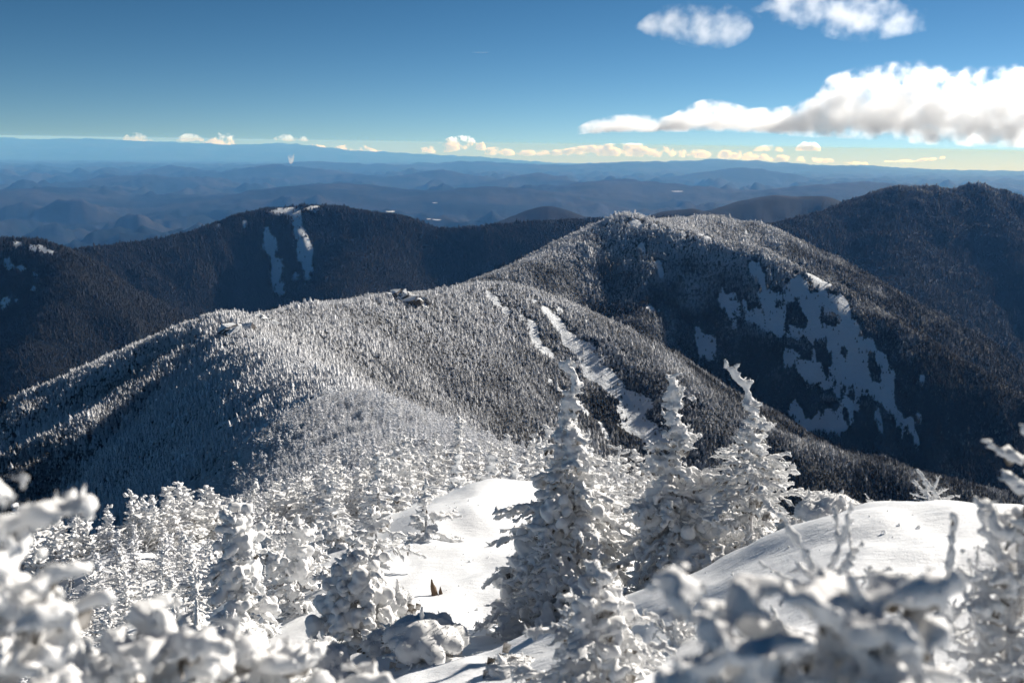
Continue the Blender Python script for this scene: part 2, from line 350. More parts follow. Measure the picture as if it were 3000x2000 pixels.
# snow slides and bare patches, as world-space strips along the ground
SLIDES = [
 [(1770, 640, 5), (1790, 690, 6), (1805, 730, 7)], [(1880, 700, 6), (1905, 760, 6), (1915, 800, 5)], [(1935, 720, 7), (1975, 770, 8), (2010, 820, 8)], [(2040, 940, 5), (2075, 1000, 5), (2090, 1030, 4)], [(2010, 950, 6), (2040, 1000, 5)], [(1700, 690, 5), (1722, 735, 7)], [(1850, 780, 5), (1870, 830, 6)],
 [(1655, 680, 14), (1680, 715, 22), (1705, 745, 14)], [(1735, 605, 14), (1750, 660, 16), (1765, 710, 24), (1790, 755, 30)], [(1712, 728, 12), (1760, 748, 26), (1830, 765, 26), (1880, 772, 16)],
 [(1805, 600, 8), (1830, 650, 24), (1850, 700, 32), (1870, 765, 26)], [(1860, 630, 14), (1905, 680, 24), (1945, 745, 22), (1965, 800, 34), (1985, 880, 50), (2040, 925, 34), (2085, 975, 20), (2110, 1020, 8)],
 [(1915, 780, 14), (1930, 840, 30), (1950, 880, 40)], [(2000, 800, 14), (2030, 850, 22), (2040, 910, 26)], [(1812, 818, 14), (1850, 860, 34), (1900, 890, 18)], [(1815, 925, 12), (1845, 965, 30), (1900, 985, 34), (1950, 975, 22), (1960, 935, 12)],
 [(1900, 885, 12), (1950, 930, 10)], [(2075, 845, 8), (2110, 868, 8)], [(1600, 765, 12), (1625, 800, 18), (1640, 830, 8)], [(1508, 595, 5), (1525, 640, 8)], [(1460, 570, 8), (1490, 600, 7)], [(2105, 950, 8), (2115, 965, 10)],
 [(1450, 515, 16), (1475, 525, 14)], [(1500, 520, 10), (1530, 540, 8)], [(1560, 530, 9), (1580, 545, 7)], [(1610, 542, 10), (1640, 555, 8)], [(1890, 640, 18), (1935, 700, 18)], [(1660, 520, 4), (1760, 545, 4)],
 [(613, 528, 8), (622, 575, 18), (634, 630, 18), (648, 682, 6)], [(668, 486, 16), (680, 530, 14), (700, 580, 22), (708, 620, 20), (704, 655, 8)], [(562, 505, 8), (560, 530, 6)], [(600, 490, 8), (690, 482, 8), (740, 474, 5)], [(678, 630, 6), (682, 645, 4)],
 [(345, 545, 6), (380, 538, 8), (415, 545, 7)], [(490, 525, 5), (530, 505, 5)],
 [(25, 558, 9), (70, 565, 12), (105, 575, 14), (125, 585, 8)], [(10, 600, 8), (60, 620, 8)], [(50, 640, 7), (80, 632, 8)], [(75, 660, 9), (70, 675, 7)], [(0, 700, 9), (40, 692, 6)],
 [(1215, 690, 14), (1260, 715, 20), (1290, 750, 26), (1330, 800, 34), (1380, 860, 42), (1430, 920, 46), (1470, 970, 44), (1505, 1025, 26)], [(1195, 735, 14), (1225, 775, 26), (1250, 815, 18)],
 [(1250, 870, 8), (1330, 925, 14), (1380, 975, 14), (1430, 1035, 12)], [(1130, 675, 12), (1145, 700, 14), (1160, 720, 8)], [(1290, 715, 8), (1340, 740, 8)], [(1500, 715, 8), (1525, 725, 7)],
 [(490, 985, 14), (540, 970, 10)], [(390, 1055, 12), (420, 1045, 8)], [(770, 935, 10), (800, 950, 16), (830, 985, 10)], [(760, 965, 8), (790, 990, 8)], [(520, 745, 10), (545, 762, 12), (560, 785, 8)], [(605, 732, 10), (618, 742, 10)], [(500, 800, 7), (530, 800, 8)],
 [(850, 690, 10), (870, 705, 8)], [(900, 680, 8), (940, 690, 26), (975, 700, 14)], [(455, 870, 6), (470, 850, 8)], [(660, 905, 6), (690, 910, 8)], [(560, 1000, 6), (575, 1010, 6)],
]
STRIPS = []
for s in SLIDES:
    pts = []
    for px, py, w in s:
        h = hit(px, py)
        if h is not None: pts.append((h[0], h[1], w*.5*np.linalg.norm(h)/FPX*(1.6 if h[1] < 2500 else 1.45)))
    if len(pts) == 1: pts.append((pts[0][0]+5, pts[0][1]+5, pts[0][2]))
    # a strip must lie on one slope: break it where consecutive points jump away
    run = [pts[0]] if pts else []
    for p in pts[1:]:
        if math.hypot(p[0]-run[-1][0], p[1]-run[-1][1]) < 400: run.append(p)
        else:
            STRIPS.append(run); run = [p]
    if run: STRIPS.append(run if len(run) > 1 else run*2)
def snow_mask(x, y):
    v = np.full(x.shape, -1.0)
    wx = x+9*noise(x/40, y/40, 91)+4*noise(x/13, y/13, 92); wy = y+9*noise(x/40+9, y/40, 93)+4*noise(x/13, y/13+7, 94)
    for run in STRIPS:
        for a, b in zip(run[:-1], run[1:]):
            ax, ay, aw = a; bx, by, bw = b; L2 = (bx-ax)**2+(by-ay)**2+1e-6
            near = (x > min(ax, bx)-200) & (x < max(ax, bx)+200) & (y > min(ay, by)-200) & (y < max(ay, by)+200)
            if not near.any(): continue
            X, Y = wx[near], wy[near]
            t = np.clip(((X-ax)*(bx-ax)+(Y-ay)*(by-ay))/L2, 0, 1)
            d = np.hypot(X-ax-t*(bx-ax), Y-ay-t*(by-ay)); w = aw+t*(bw-aw)
            v[near] = np.maximum(v[near], (w-d)/w)
    on = v > -.9
    if on.any():
        X, Y = x[on], y[on]                          # ragged edges and islands of trees, drawn out down the slope
        kr = .45+.55*sstep(1100, 1500, np.hypot(X, Y)); sc = 1+sstep(2500, 3500, np.hypot(X, Y)); v[on] += kr*(1.0*fbm(X/30/sc, Y/30/sc, 4, 95)+.5*noise(X/9/sc, Y/9/sc, 96))-.08
    return v                                         # > 0 inside
rnear = RR[:, 0] < 5200
SM = np.full(GX.shape, -1.0); sub = GX[rnear], GY[rnear]
SM[rnear] = snow_mask(sub[0].ravel(), sub[1].ravel()).reshape(sub[0].shape)
def frost_of(z, i, r):
    f = np.interp(z, [-480, -330, -230, -150, -95, -60], [.05, .16, .35, .70, .88, .97])
    return f*np.array([1, .9, .85, .36, .12, .12, .1, .05, .05, .12, .45, .8])[i]
FR = frost_of(GZ, GI, RR)
NAMES = ['near_ridge_hill', 'spur_hill', 'slide_scarred_mountain', 'eastern_mountain', 'dark_mountain', 'rocky_knob_hill', 'middle_distance_hills', 'lowland_terrain', 'far_mountain_range', 'valley_terrain', 'outer_spur_hill', 'inner_spur_hill']
LABELS = ['frosted wooded ridge running from the summit to a rounded knob', 'wooded spur falling away to the right with a narrow snow slide', 'wooded mountain with large blue snow slides on its shaded face', 'tall dark wooded mountain with three bumps at the right edge',
 'broad dark mountain with two vertical snow streaks under its summit', 'dark knob with sunlit snowy ledges at the left edge', 'low blue hills just behind the near mountains', 'rolling blue forested lowland stretching to the horizon', 'pale blue far range on the left horizon', 'dark wooded valley floors between the mountains', 'shaded wooded spur falling left from the knob, the farther of two', 'frosted wooded spur falling left from the knob, the nearer of two']
nr_, nt_ = GX.shape
qi = (np.arange(nr_-1)[:, None]*nt_+np.arange(nt_-1)[None]).ravel()
Q = np.stack([qi, qi+1, qi+nt_+1, qi+nt_], 1)
QI = GI[:-1, :-1].ravel()
V3 = np.stack([GX.ravel(), GY.ravel(), GZ.ravel()], 1)
for i, nm in enumerate(NAMES):
    q = Q[QI == i]
    if not len(q): continue
    u, inv = np.unique(q, return_inverse=True)
    me = mesh_np(nm, V3[u], inv.reshape(-1, 4)[:, ::-1], M['far'] if i in (7, 8) else M['terrain'])
    attr(me, 'snow', np.maximum(SM.ravel()[u]+.5, np.where(RR.ravel()[u] < 650, (FR.ravel()[u]-.35)*1.1, 0))); attr(me, 'frost', np.clip(FR.ravel()[u]*np.where(RR.ravel()[u] < 700, 1, .7), 0, 1))
    tag(link(nm, me), LABELS[i], kind='structure')

# summit snow, near sheet
tf = np.concatenate([np.arange(-180, -50, 3.), np.arange(-50, 50, .45), np.arange(50, 180.1, 3.)])*math.pi/180
rf = np.concatenate([[.02], np.geomspace(.25, 35, 260)])
T2, R2 = np.meshgrid(tf, rf); X2, Y2 = R2*np.sin(T2), R2*np.cos(T2); Z2 = ground(X2.ravel(), Y2.ravel())[0]
n2 = len(tf); q2 = (np.arange(len(rf)-1)[:, None]*n2+np.arange(n2-1)[None]).ravel()
Q2 = np.stack([q2, q2+n2, q2+n2+1, q2+1], 1)
tag(link('summit_snow_ground', mesh_np('summit_snow_ground', np.stack([X2.ravel(), Y2.ravel(), Z2], 1), Q2, M['snow'])), 'smooth wind-packed snow on the summit slope in front of the camera', kind='structure')
# ------------------------------------------------------------------ rime-covered spruces
def vol_mesh(P, rad, voxel, smooth=2, lump=0.0, lumpf=20., adapt=0.0):
    """one skin around many balls"""
    rad = np.maximum(rad, voxel*1.3)
    ng = bpy.data.node_groups.new('skin', 'GeometryNodeTree')
    ng.interface.new_socket('G', in_out='INPUT', socket_type='NodeSocketGeometry'); ng.interface.new_socket('G', in_out='OUTPUT', socket_type='NodeSocketGeometry')
    N, L = ng.nodes, ng.links
    gi, go = N.new('NodeGroupInput'), N.new('NodeGroupOutput')
    a, b, c, at_ = N.new('GeometryNodeMeshToPoints'), N.new('GeometryNodePointsToVolume'), N.new('GeometryNodeVolumeToMesh'), N.new('GeometryNodeInputNamedAttribute')
    at_.data_type = 'FLOAT'; at_.inputs['Name'].default_value = 'r'
    b.resolution_mode = 'VOXEL_SIZE'; b.inputs['Voxel Size'].default_value = voxel
    c.resolution_mode = 'GRID'; c.inputs['Threshold'].default_value = .5; c.inputs['Adaptivity'].default_value = adapt
    L.new(gi.outputs[0], a.inputs[0]); L.new(a.outputs[0], b.inputs[0]); L.new(at_.outputs[0], b.inputs['Radius']); L.new(b.outputs[0], c.inputs[0]); L.new(c.outputs[0], go.inputs[0])
    me = bpy.data.meshes.new('tmp'); me.vertices.add(len(P)); me.vertices.foreach_set('co', np.asarray(P, 'f').ravel()); attr(me, 'r', rad)
    o = bpy.data.objects.new('tmp', me); COL.objects.link(o); m = o.modifiers.new('g', 'NODES'); m.node_group = ng
    dg = bpy.context.evaluated_depsgraph_get(); x = bpy.data.meshes.new_from_object(o.evaluated_get(dg))
    bpy.data.objects.remove(o); bpy.data.meshes.remove(me); bpy.data.node_groups.remove(ng)
    nv = len(x.vertices); v = np.empty(nv*3, 'f'); x.vertices.foreach_get('co', v); v = v.reshape(-1, 3)
    e = np.empty(len(x.edges)*2, np.int32); x.edges.foreach_get('vertices', e); e = e.reshape(-1, 2)
    cnt = np.bincount(e.ravel(), minlength=nv)[:, None]+1e-9
    for _ in range(smooth):
        s = np.stack([np.bincount(e[:, 0], v[e[:, 1], k], nv)+np.bincount(e[:, 1], v[e[:, 0], k], nv) for k in range(3)], 1)
        v = v*.45+.55*s/cnt
    if lump:
        x.vertices.foreach_set('co', v.astype('f').ravel()); x.update()
        n = np.empty(nv*3, 'f'); x.vertices.foreach_get('normal', n); n = n.reshape(-1, 3)
        q = v*lumpf
        h = noise(q[:, 0]+q[:, 2]*.7, q[:, 1]-q[:, 2]*.6, 3)+noise(q[:, 0]-q[:, 1]*.5+31, q[:, 2]*1.1+q[:, 1]*.3, 4)+.5*noise(q[:, 0]*2.3+q[:, 2], q[:, 1]*2.3-q[:, 2]*2, 5)
        v = v+n*(h*lump)[:, None]
    x.vertices.foreach_set('co', v.astype('f').ravel())
    x.polygons.foreach_set('use_smooth', np.ones(len(x.polygons), bool)); x.update()
    return x
def tube(path, rad, sides=7):
    path = np.asarray(path, float); n = len(path); rad = np.broadcast_to(rad, n)
    d = np.gradient(path, axis=0); d /= np.linalg.norm(d, axis=1)[:, None]+1e-9
    ref = np.array([.3, .9, .1]) if abs(d[0] @ np.array([.3, .9, .1])) < .9 else np.array([1., 0, 0])
    a = np.cross(d, ref); a /= np.linalg.norm(a, axis=1)[:, None]; b = np.cross(d, a)
    an = np.arange(sides)*2*np.pi/sides
    V = path[:, None]+rad[:, None, None]*(np.cos(an)[None, :, None]*a[:, None]+np.sin(an)[None, :, None]*b[:, None])
    i = np.arange(n-1)[:, None]*sides; j = np.arange(sides)[None]; k = (j+1) % sides
    F = np.stack([i+j, i+k, i+sides+k, i+sides+j], -1).reshape(-1, 4)
    return V.reshape(-1, 3), F
def seg_balls(path, r0, r1, g, step=.55):
    """balls along a polyline"""
    path = np.asarray(path); L = np.linalg.norm(np.diff(path, axis=0), axis=1); tot = L.sum()
    n = max(2, int(tot/(min(r0, r1)*step))); s = np.linspace(0, tot, n); cum = np.concatenate([[0], np.cumsum(L)])
    P = np.stack([np.interp(s, cum, path[:, k]) for k in range(3)], 1); u = s/tot
    r = (r0+(r1-r0)*u)*g.uniform(.75, 1.25, n)
    return P+g.normal(0, 1, (n, 3))*(r*.18)[:, None], r
def spruce_parts(seed, H=2.5, Rb=.8, rime=.035, snow=.5, droop=.35, rise=.25, gap=.13, nb=6, lean=(0, 0), hook=None, flag=0., flag_az=0., power=.8, twig=.36, base=.06, skirt=0., side_twigs=True, hollow=0., shoulder=1.):
    """balls for the rime skin, needle cards and trunk of one spruce with its foot at the origin"""
    g = np.random.default_rng(seed)
    tt = np.linspace(0, 1, 14)
    trunk = np.stack([lean[0]*tt**1.6*H, lean[1]*tt**1.6*H, tt*H], 1)+np.concatenate([[[0, 0, 0]], g.normal(0, .008*H, (13, 3))])*[1, 1, .2]
    if hook is not None:                                  # extra leader that hooks away from the stem
        trunk = np.vstack([trunk, trunk[-1]+np.asarray(hook)])
    def stem(h):
        z = h*H; return np.array([np.interp(z, trunk[:14, 2], trunk[:14, 0]), np.interp(z, trunk[:14, 2], trunk[:14, 1]), z])
    PP, RR_ = [], []; NV, NF = [], []
    def add(p, r): PP.append(p); RR_.append(r)
    add(*seg_balls(trunk[int(len(trunk)*.55):], rime*.9, rime*.55, g))
    if hook is not None:
        hk = np.asarray(hook); b_ = trunk[13]; hp = np.stack([b_-[0, 0, .12], b_+hk*[.15, .15, .3], b_+hk*[.5, .5, .62], b_+hk*[.85, .85, .9], b_+hk*[1.0, 1.0, 1.15]])
        add(*seg_balls(hp, rime*1.45, rime*1.0, g))
        for c in range(7):
            q = hp[1]+(hp[4]-hp[1])*g.uniform(0, .9); e = np.array([g.uniform(-.4, 1), g.normal(0, .6), g.uniform(-.1, .8)]); e *= rime*g.uniform(2, 4)/np.linalg.norm(e)
            add(*seg_balls(np.stack([q, q+e*.5, q+e]), rime*.9, rime*.75, g))
    h = base
    while h < .985:
        L0 = Rb*min(1., (1-h)/shoulder)**power+.03*H
        if hollow and g.random() < hollow: h += gap/H; continue
        L0 *= g.uniform(.5, 1.35)
        k = max(3, int(round(nb*(.6+.6*(1-h)))))
        off = g.uniform(0, 6.3)
        for j in range(k):
            az = off+j*2*np.pi/k+g.normal(0, .25)
            L = L0*g.uniform(.55, 1.2)*(1+flag*math.cos(az-flag_az))
            if L < .04: continue
            b0 = stem(min(.995, h+g.uniform(-.5, .5)*gap/H)); dr = np.array([math.cos(az), math.sin(az), 0])
            rs = (rise*(.3+h)+g.normal(0, .08)); dp = droop*(1.2-h)*g.uniform(.7, 1.3)+skirt*(1-h)**3
            u = np.linspace(0, 1, 7)
            side = np.array([-dr[1], dr[0], 0]); sw = g.normal(0, .08)
            path = b0+dr*L*u[:, None]+side*(sw*L*u**2)[:, None]+np.array([0, 0, 1])*(L*(rs*u-dp*u*u))[:, None]
            ra = rime*g.uniform(.8, 1.2)
            add(*seg_balls(path[1:], ra, ra*.75, g))
            if side_twigs:
                for uu in np.arange(.28, 1.0, max(.07, min(.2, rime*2.3/L))):
                    for sg in (-1, 1):
                        if g.random() < .2: continue
                        l = L*twig*(1.12-uu)*g.uniform(.6, 1.3)
                        if l < rime: continue
                        i0 = uu*6; q = path[int(i0)]+(path[min(6, int(i0)+1)]-path[int(i0)])*(i0-int(i0))
                        d2 = dr*g.uniform(.45, .9)+side*sg*g.uniform(.6, 1.)+np.array([0, 0, g.uniform(-.35, .25)]); d2 /= np.linalg.norm(d2)
                        add(*seg_balls(np.stack([q, q+d2*l*.5, q+d2*l+np.array([0, 0, -.12*l])]), ra*.72, ra*.5, g))
                        for c in range(g.integers(0, 2) if uu < .75 else 0):    # dark needles hanging under the twig
                            s0 = q+d2*l*g.uniform(.0, .5)-np.array([0, 0, ra*.6]); w_ = d2*ra*1.1; hg = np.array([g.normal(0, .3)*ra, g.normal(0, .3)*ra, -ra*g.uniform(.6, 1.9)])
                            n0 = len(NV); NV.extend([s0-w_, s0+w_, s0+w_*.4+hg, s0-w_*.4+hg]); NF.append((n0, n0+1, n0+2, n0+3))
            if g.random() < snow:                          # pillow of snow lying on the branch
                m = int(g.integers(12, 22)); r = ra*g.uniform(.8, 1.1); uc = g.uniform(.45, .9)
                uu = np.clip(uc+g.normal(0, .16, m), .15, 1.02); q = np.stack([np.interp(uu, u, path[:, c]) for c in range(3)], 1)+side*g.normal(0, 1.3, (m, 1))*r+np.array([0, 0, r*.5])+np.array([0, 0, 1])*g.normal(0, .3, (m, 1))*r
                add(q, r*g.uniform(.65, 1.1, m))
        h += gap*g.uniform(.75, 1.25)/H
    return np.vstack(PP), np.concatenate(RR_), np.array(NV) if NV else np.zeros((0, 3)), np.array(NF) if NF else np.zeros((0, 4), int), trunk
def conifer_card(seed, layers, sides, w=.2, lump=.3):
    """small far-off conifer: ragged skirts of needles around a stem, unit height"""
    g = np.random.default_rng(seed); V, F = [], []
    for k in range(layers):
        z0 = .04+.86*k/layers; z1 = min(1., z0+1.55/layers); r = w*(1-k/layers)**.85+.018
        n = sides*2; a = np.arange(n)*2*np.pi/n+g.uniform(0, 6)
        rad = r*np.where(np.arange(n) % 2, .55, 1.)*g.uniform(1-lump, 1+lump, n)
        b = len(V); V += [(rad[i]*math.cos(a[i]), rad[i]*math.sin(a[i]), z0+g.uniform(-.3, .3)/layers-.2*rad[i]) for i in range(n)]
        V.append((g.normal(0, .01), g.normal(0, .01), z1)); F += [(b+i, b+(i+1) % n, b+n) for i in range(n)]
    return mesh_np('conifer', V, F, M['forest'], smooth=False)
def join_np(parts):
    """several meshes as one, one material slot each"""
    me = bpy.data.meshes.new('conifer'); import bmesh
    bm = bmesh.new()
    for i, (p, m) in enumerate(parts):
        n0 = len(bm.faces); bm.from_mesh(p); bm.faces.ensure_lookup_table()
        for f in bm.faces[n0:]: f.material_index = i; f.smooth = i == 0
        me.materials.append(m)
    bm.to_mesh(me); bm.free(); return me

NEAR = []                                               # (rime, needles, trunk) meshes, about 2.6 m tall
for s in range(7):
    Hh = [2.6, 3.0, 2.3, 2.7, 2.0, 3.2, 2.5][s]
    P, r_, nv, nf, tr = spruce_parts(100+s, Hh, [.62, .66, .7, .52, .75, .58, .66][s], .062, [.25, .4, .6, .2, .5, .3, .35][s], .3, .3, .26, 6, lean=(g0 := .06*math.sin(s*2.1), .05*math.cos(s*1.7)), power=[.8, .9, .7, .8, .6, .95, .8][s])
    rm = vol_mesh(P, r_*1.1, .04, 1, .012, 9.); rm.materials.append(M['forest'])
    nf = nf[::2]; nd = mesh_np('needles', nv, nf, M['needles'], False)
    V, F = tube(tr[:13], np.linspace(.07, .02, 13), 6); tk = mesh_np('trunk', V, F, M['bark'])
    NEAR.append((rm, nd, tk, Hh))
# one leafless rimed bush
g1 = np.random.default_rng(5); PP, RR1 = [], []
for j in range(42):
    az, el = g1.uniform(0, 6.3), g1.uniform(.5, 1.4); d = np.array([math.cos(az)*math.cos(el), math.sin(az)*math.cos(el), math.sin(el)]); L = g1.uniform(.7, 1.5)
    p = np.stack([[0, 0, 0], d*L*.5+g1.normal(0, .05, 3), d*L]); a, b = seg_balls(p, .035, .025, g1); PP.append(a); RR1.append(b)
    for c in range(5):
        q = d*L*g1.uniform(.35, 1); e = d+g1.normal(0, .6, 3); a, b = seg_balls(np.stack([q, q+e*.12, q+e*.28]), .028, .022, g1); PP.append(a); RR1.append(b)
bush_me = vol_mesh(np.vstack(PP), np.concatenate(RR1)*1.1, .04, 1); bush_me.materials.append(M['forest'])
PROTO = bpy.data.collections.new('conifer_models')       # models for the instanced forests, not part of the scene
def proto(coll, name, me):
    o = bpy.data.objects.new(name, me); coll.objects.link(o); return o
def coll(name, meshes):
    c = bpy.data.collections.new(name)
    for i, me in enumerate(meshes): proto(c, f'{name}_{i:02d}', me)
    return c
near_c = coll('near_conifer', [join_np([(a, M['forest']), (b, M['needles']), (c, M['bark'])]) for a, b, c, h in NEAR]+[bush_me])
NEAR_H = np.array([n[3] for n in NEAR]+[1.6])
mid_c = coll('mid_conifer', [conifer_card(20+i, 7, 6, [.2, .24, .17, .22, .19][i]) for i in range(5)])
far_c = coll('far_conifer', [conifer_card(40+i, 4, 4, [.19, .22, .17, .2][i]) for i in range(4)])
def scatter_group(c):
    ng = bpy.data.node_groups.new('forest', 'GeometryNodeTree')
    ng.interface.new_socket('G', in_out='INPUT', socket_type='NodeSocketGeometry'); ng.interface.new_socket('G', in_out='OUTPUT', socket_type='NodeSocketGeometry')
    N, L = ng.nodes, ng.links; gi, go = N.new('NodeGroupInput'), N.new('NodeGroupOutput')
    ci = N.new('GeometryNodeCollectionInfo'); ci.inputs['Collection'].default_value = c; ci.inputs['Separate Children'].default_value = True; ci.inputs['Reset Children'].default_value = True
    ip = N.new('GeometryNodeInstanceOnPoints'); ip.inputs['Pick Instance'].default_value = True
    def A(nm, t):
        a = N.new('GeometryNodeInputNamedAttribute'); a.data_type = t; a.inputs['Name'].default_value = nm; return a.outputs[0]
    L.new(gi.outputs[0], ip.inputs['Points']); L.new(ci.outputs[0], ip.inputs['Instance'])
    L.new(A('kind', 'INT'), ip.inputs['Instance Index']); L.new(A('rot', 'FLOAT_VECTOR'), ip.inputs['Rotation']); L.new(A('scl', 'FLOAT_VECTOR'), ip.inputs['Scale'])
    L.new(ip.outputs[0], go.inputs[0]); return ng
def forest(name, label, P, kind, scl, rot, frost, group):
    me = bpy.data.meshes.new(name); me.vertices.add(len(P)); me.vertices.foreach_set('co', P.astype('f').ravel())
    a = me.attributes.new('kind', 'INT', 'POINT'); a.data.foreach_set('value', kind.astype(np.int32))
    for nm, v in (('scl', scl), ('rot', rot)):
        a = me.attributes.new(nm, 'FLOAT_VECTOR', 'POINT'); a.data.foreach_set('vector', v.astype('f').ravel())
    attr(me, 'frost', frost)
    o = link(name, me); m = o.modifiers.new('forest', 'NODES'); m.node_group = group
    return tag(o, label, kind='stuff')

# -- where the trees stand
elev = GZ/RR
run = np.maximum.accumulate(elev, axis=0)               # horizon angle so far along each sight line
vis = elev+8/RR > run-.035                               # hidden slopes get no trees
cellr = np.gradient(RR[:, 0])[:, None]; dth = np.gradient(th)[None]
infr = (np.abs(TH) < R(32))
area = cellr*RR*dth*np.sqrt(1+(np.gradient(GZ, axis=0)/cellr)**2)
spacing = np.interp(RR, [34, 120, 400, 900, 1700, 3000, 5000], [1.0, 1.2, 1.45, 1.9, 2.7, 5.0, 7.2])
dens = area/spacing**2*infr*vis*(RR < 5300)*np.where(SM < .0, 1., .07)
thin = 1-.5*sstep(.28, .5, fbm(GX/30, GY/30, 3, 71)); dens = dens*np.where(RR < 1200, thin, 1)
cntc = rng.poisson(np.clip(dens, 0, 400)); ci_ = np.repeat(np.arange(GX.size), cntc.ravel())
ir, it = ci_//nt_, ci_ % nt_; ir = np.minimum(ir, nr_-2); it = np.minimum(it, nt_-2)
fu, fv = rng.random(len(ir)), rng.random(len(ir))
def bil(A): return (A[ir, it]*(1-fu)+A[ir+1, it]*fu)*(1-fv)+(A[ir, it+1]*(1-fu)+A[ir+1, it+1]*fu)*fv
TX, TY, TZ = bil(GX), bil(GY), bil(GZ); TR = np.hypot(TX, TY); TI = GI[ir, it]
mk_ = snow_mask(TX, TY); sl_ = (SM[ir, it] >= 0); ok = (mk_ < .05*rng.normal(size=len(TX))) | (sl_ & (mk_ < .7)); TX, TY, TZ, TR, TI = (a[ok] for a in (TX, TY, TZ, TR, TI))
TF = np.clip(frost_of(TZ, TI, TR)+np.array([1, .9, .7, .25, .2, .2, .2, .2, .2, .3, .8, 1])[TI]*(rng.normal(0, .07, len(TX))+.24*fbm(TX/70, TY/70, 3, 81)), 0, .86)
TH_ = np.interp(TR, [34, 70, 130, 400, 900, 1700, 3000, 5000], [1.3, 1.6, 2.0, 2.4, 2.9, 4.0, 7.0, 9.5])*rng.lognormal(0, .28, len(TX))*(1+.5*fbm(TX/60, TY/60, 2, 88))
# the belt of trees on the summit slope itself, leaving the clearing open
ct = rng.uniform(-R(31), R(31), 3000); cr = np.sqrt(rng.uniform(11.5**2, 34**2, 3000)); bx, by = cr*np.sin(ct), cr*np.cos(ct)
pxx = 1176+FPX*np.tan(ct)*.98
keep = ~((cr < 24) & (pxx > 880) & (pxx < 1260)) & ~((cr < 14) & (pxx > 620)) & ~((cr < 20) & (pxx > 1250)); bx, by, cr = bx[keep], by[keep], cr[keep]
kk = []
for i in range(len(bx)):
    if all((bx[i]-bx[j])**2+(by[i]-by[j])**2 > (.95 if cr[i] < 22 else .7)**2 for j in kk): kk.append(i)
bx, by, cr = bx[kk], by[kk], cr[kk]; bz = ground(bx, by)[0]
TX, TY, TZ, TR = np.concatenate([bx, TX]), np.concatenate([by, TY]), np.concatenate([bz, TZ]), np.concatenate([cr, TR]); TI = np.concatenate([np.zeros(len(bx), int), TI])
TF = np.concatenate([rng.uniform(.7, .88, len(bx)), TF]); TH_ = np.concatenate([rng.uniform(.7, 1.3, len(bx))*np.interp(cr, [12, 20, 34], [.95, 1.05, 1.15]), TH_])


def m_feather():
    t = NT('rime_feathers'); return t.surf(t.mix(t.noise(t.N('ShaderNodeTexCoord').outputs['Object'], 8., 3.), (.86, .87, .89), (.93, .94, .95)), .7, thin=.45)
M['feather'] = m_feather()
def feathers(me, n, ln, seed, wind=(-.5, -.2, .15)):
    """short rime needles standing off a rimed surface, grown towards the wind"""
    g = np.random.default_rng(seed); nv = len(me.vertices); v = np.empty(nv*3, 'f'); me.vertices.foreach_get('co', v); v = v.reshape(-1, 3)
    m = np.empty(nv*3, 'f'); me.vertices.foreach_get('normal', m); m = m.reshape(-1, 3)
    i = g.integers(0, nv, n); d = m[i]*.8+np.array(wind)+g.normal(0, .45, (n, 3)); d /= np.linalg.norm(d, axis=1)[:, None]+1e-9
    L = ln*g.lognormal(0, .45, (n, 1)); a = np.cross(d, g.normal(0, 1, (n, 3))); a /= np.linalg.norm(a, axis=1)[:, None]+1e-9; b = np.cross(d, a); w = L*.24
    p = v[i]-d*L*.2; V = np.stack([p+a*w, p-a*w*.5+b*w*.87, p-a*w*.5-b*w*.87, p+d*L*1.1], 1).reshape(-1, 3); k = np.arange(n)[:, None]*4
    F = np.concatenate([k+[0, 1, 3], k+[1, 2, 3], k+[2, 0, 3]]); return mesh_np('rime_feathers', V, F, M['feather'], False)
def rots(n, tilt=.06): return np.stack([rng.normal(0, tilt, n), rng.normal(0, tilt, n), rng.uniform(0, 6.283, n)], 1)
near_s = TR < 330
sel = np.nonzero(near_s)[0]
# the three hundred nearest that show above the ground in front of them stand as trees of their own
def clear_view(i):
    t = np.linspace(.03, .985, 40); x, y, z = TX[i]*t, TY[i]*t, (TZ[i]+TH_[i]*.6)*t
    return np.all(z > ground(x, y)[0]-.25)
order = sel[np.argsort((TR/TH_)[sel])]
single = []
for i in order:
    if abs(math.atan2(TX[i], TY[i])) < R(27.5) and clear_view(i): single.append(i)
    if len(single) >= 300: break
single = np.array(single)
def where(i):
    px = 1176+FPX*TX[i]/TY[i]
    if px < 560: w = ('at the foot of the slope left of the leaning snow-capped spruce', 'left of the leaning spruce') if TR[i] < 36 else ('farther down the slope beyond the left-hand summit spruces', 'beyond the left-hand summit spruces')
    elif px < 920: w = ('close behind the summit spruces left of the clearing', 'behind the summit spruces') if TR[i] < 36 else ('in the thick forest above the bushy spruce by the clearing', 'forest above the bushy spruce')
    elif px < 1300: w = ('in the forest just beyond the far end of the bright clearing', 'beyond the clearing')
    else: w = ('behind the three large summit spruces and the snow mound', 'behind the large spruces and the mound')
    return 'small rime-covered spruce '+w[0], 'tree', 'frosted spruces '+w[1]
for i in single:
    k = int(rng.integers(0, 7)); a, b, c, hh = NEAR[k]; s = float(TH_[i]/hh)
    t = empty('frosted_spruce', (float(TX[i]), float(TY[i]), float(TZ[i])-.12), float(rng.uniform(0, 6.28)))
    t.scale = (s*rng.uniform(1.0, 1.45), s*rng.uniform(1.0, 1.45), s)
    tag(t, *where(i))
    o = link('rime_crown', a, t); o['frost'] = float(TF[i])
    link('needles', b, t); link('trunk', c, t)
rest = np.setdiff1d(sel, single)
n = len(rest); kd = rng.choice(8, n, p=[.13]*7+[.09])
s = TH_[rest]/NEAR_H[kd]; s = np.where(kd == 7, s*.75, s)
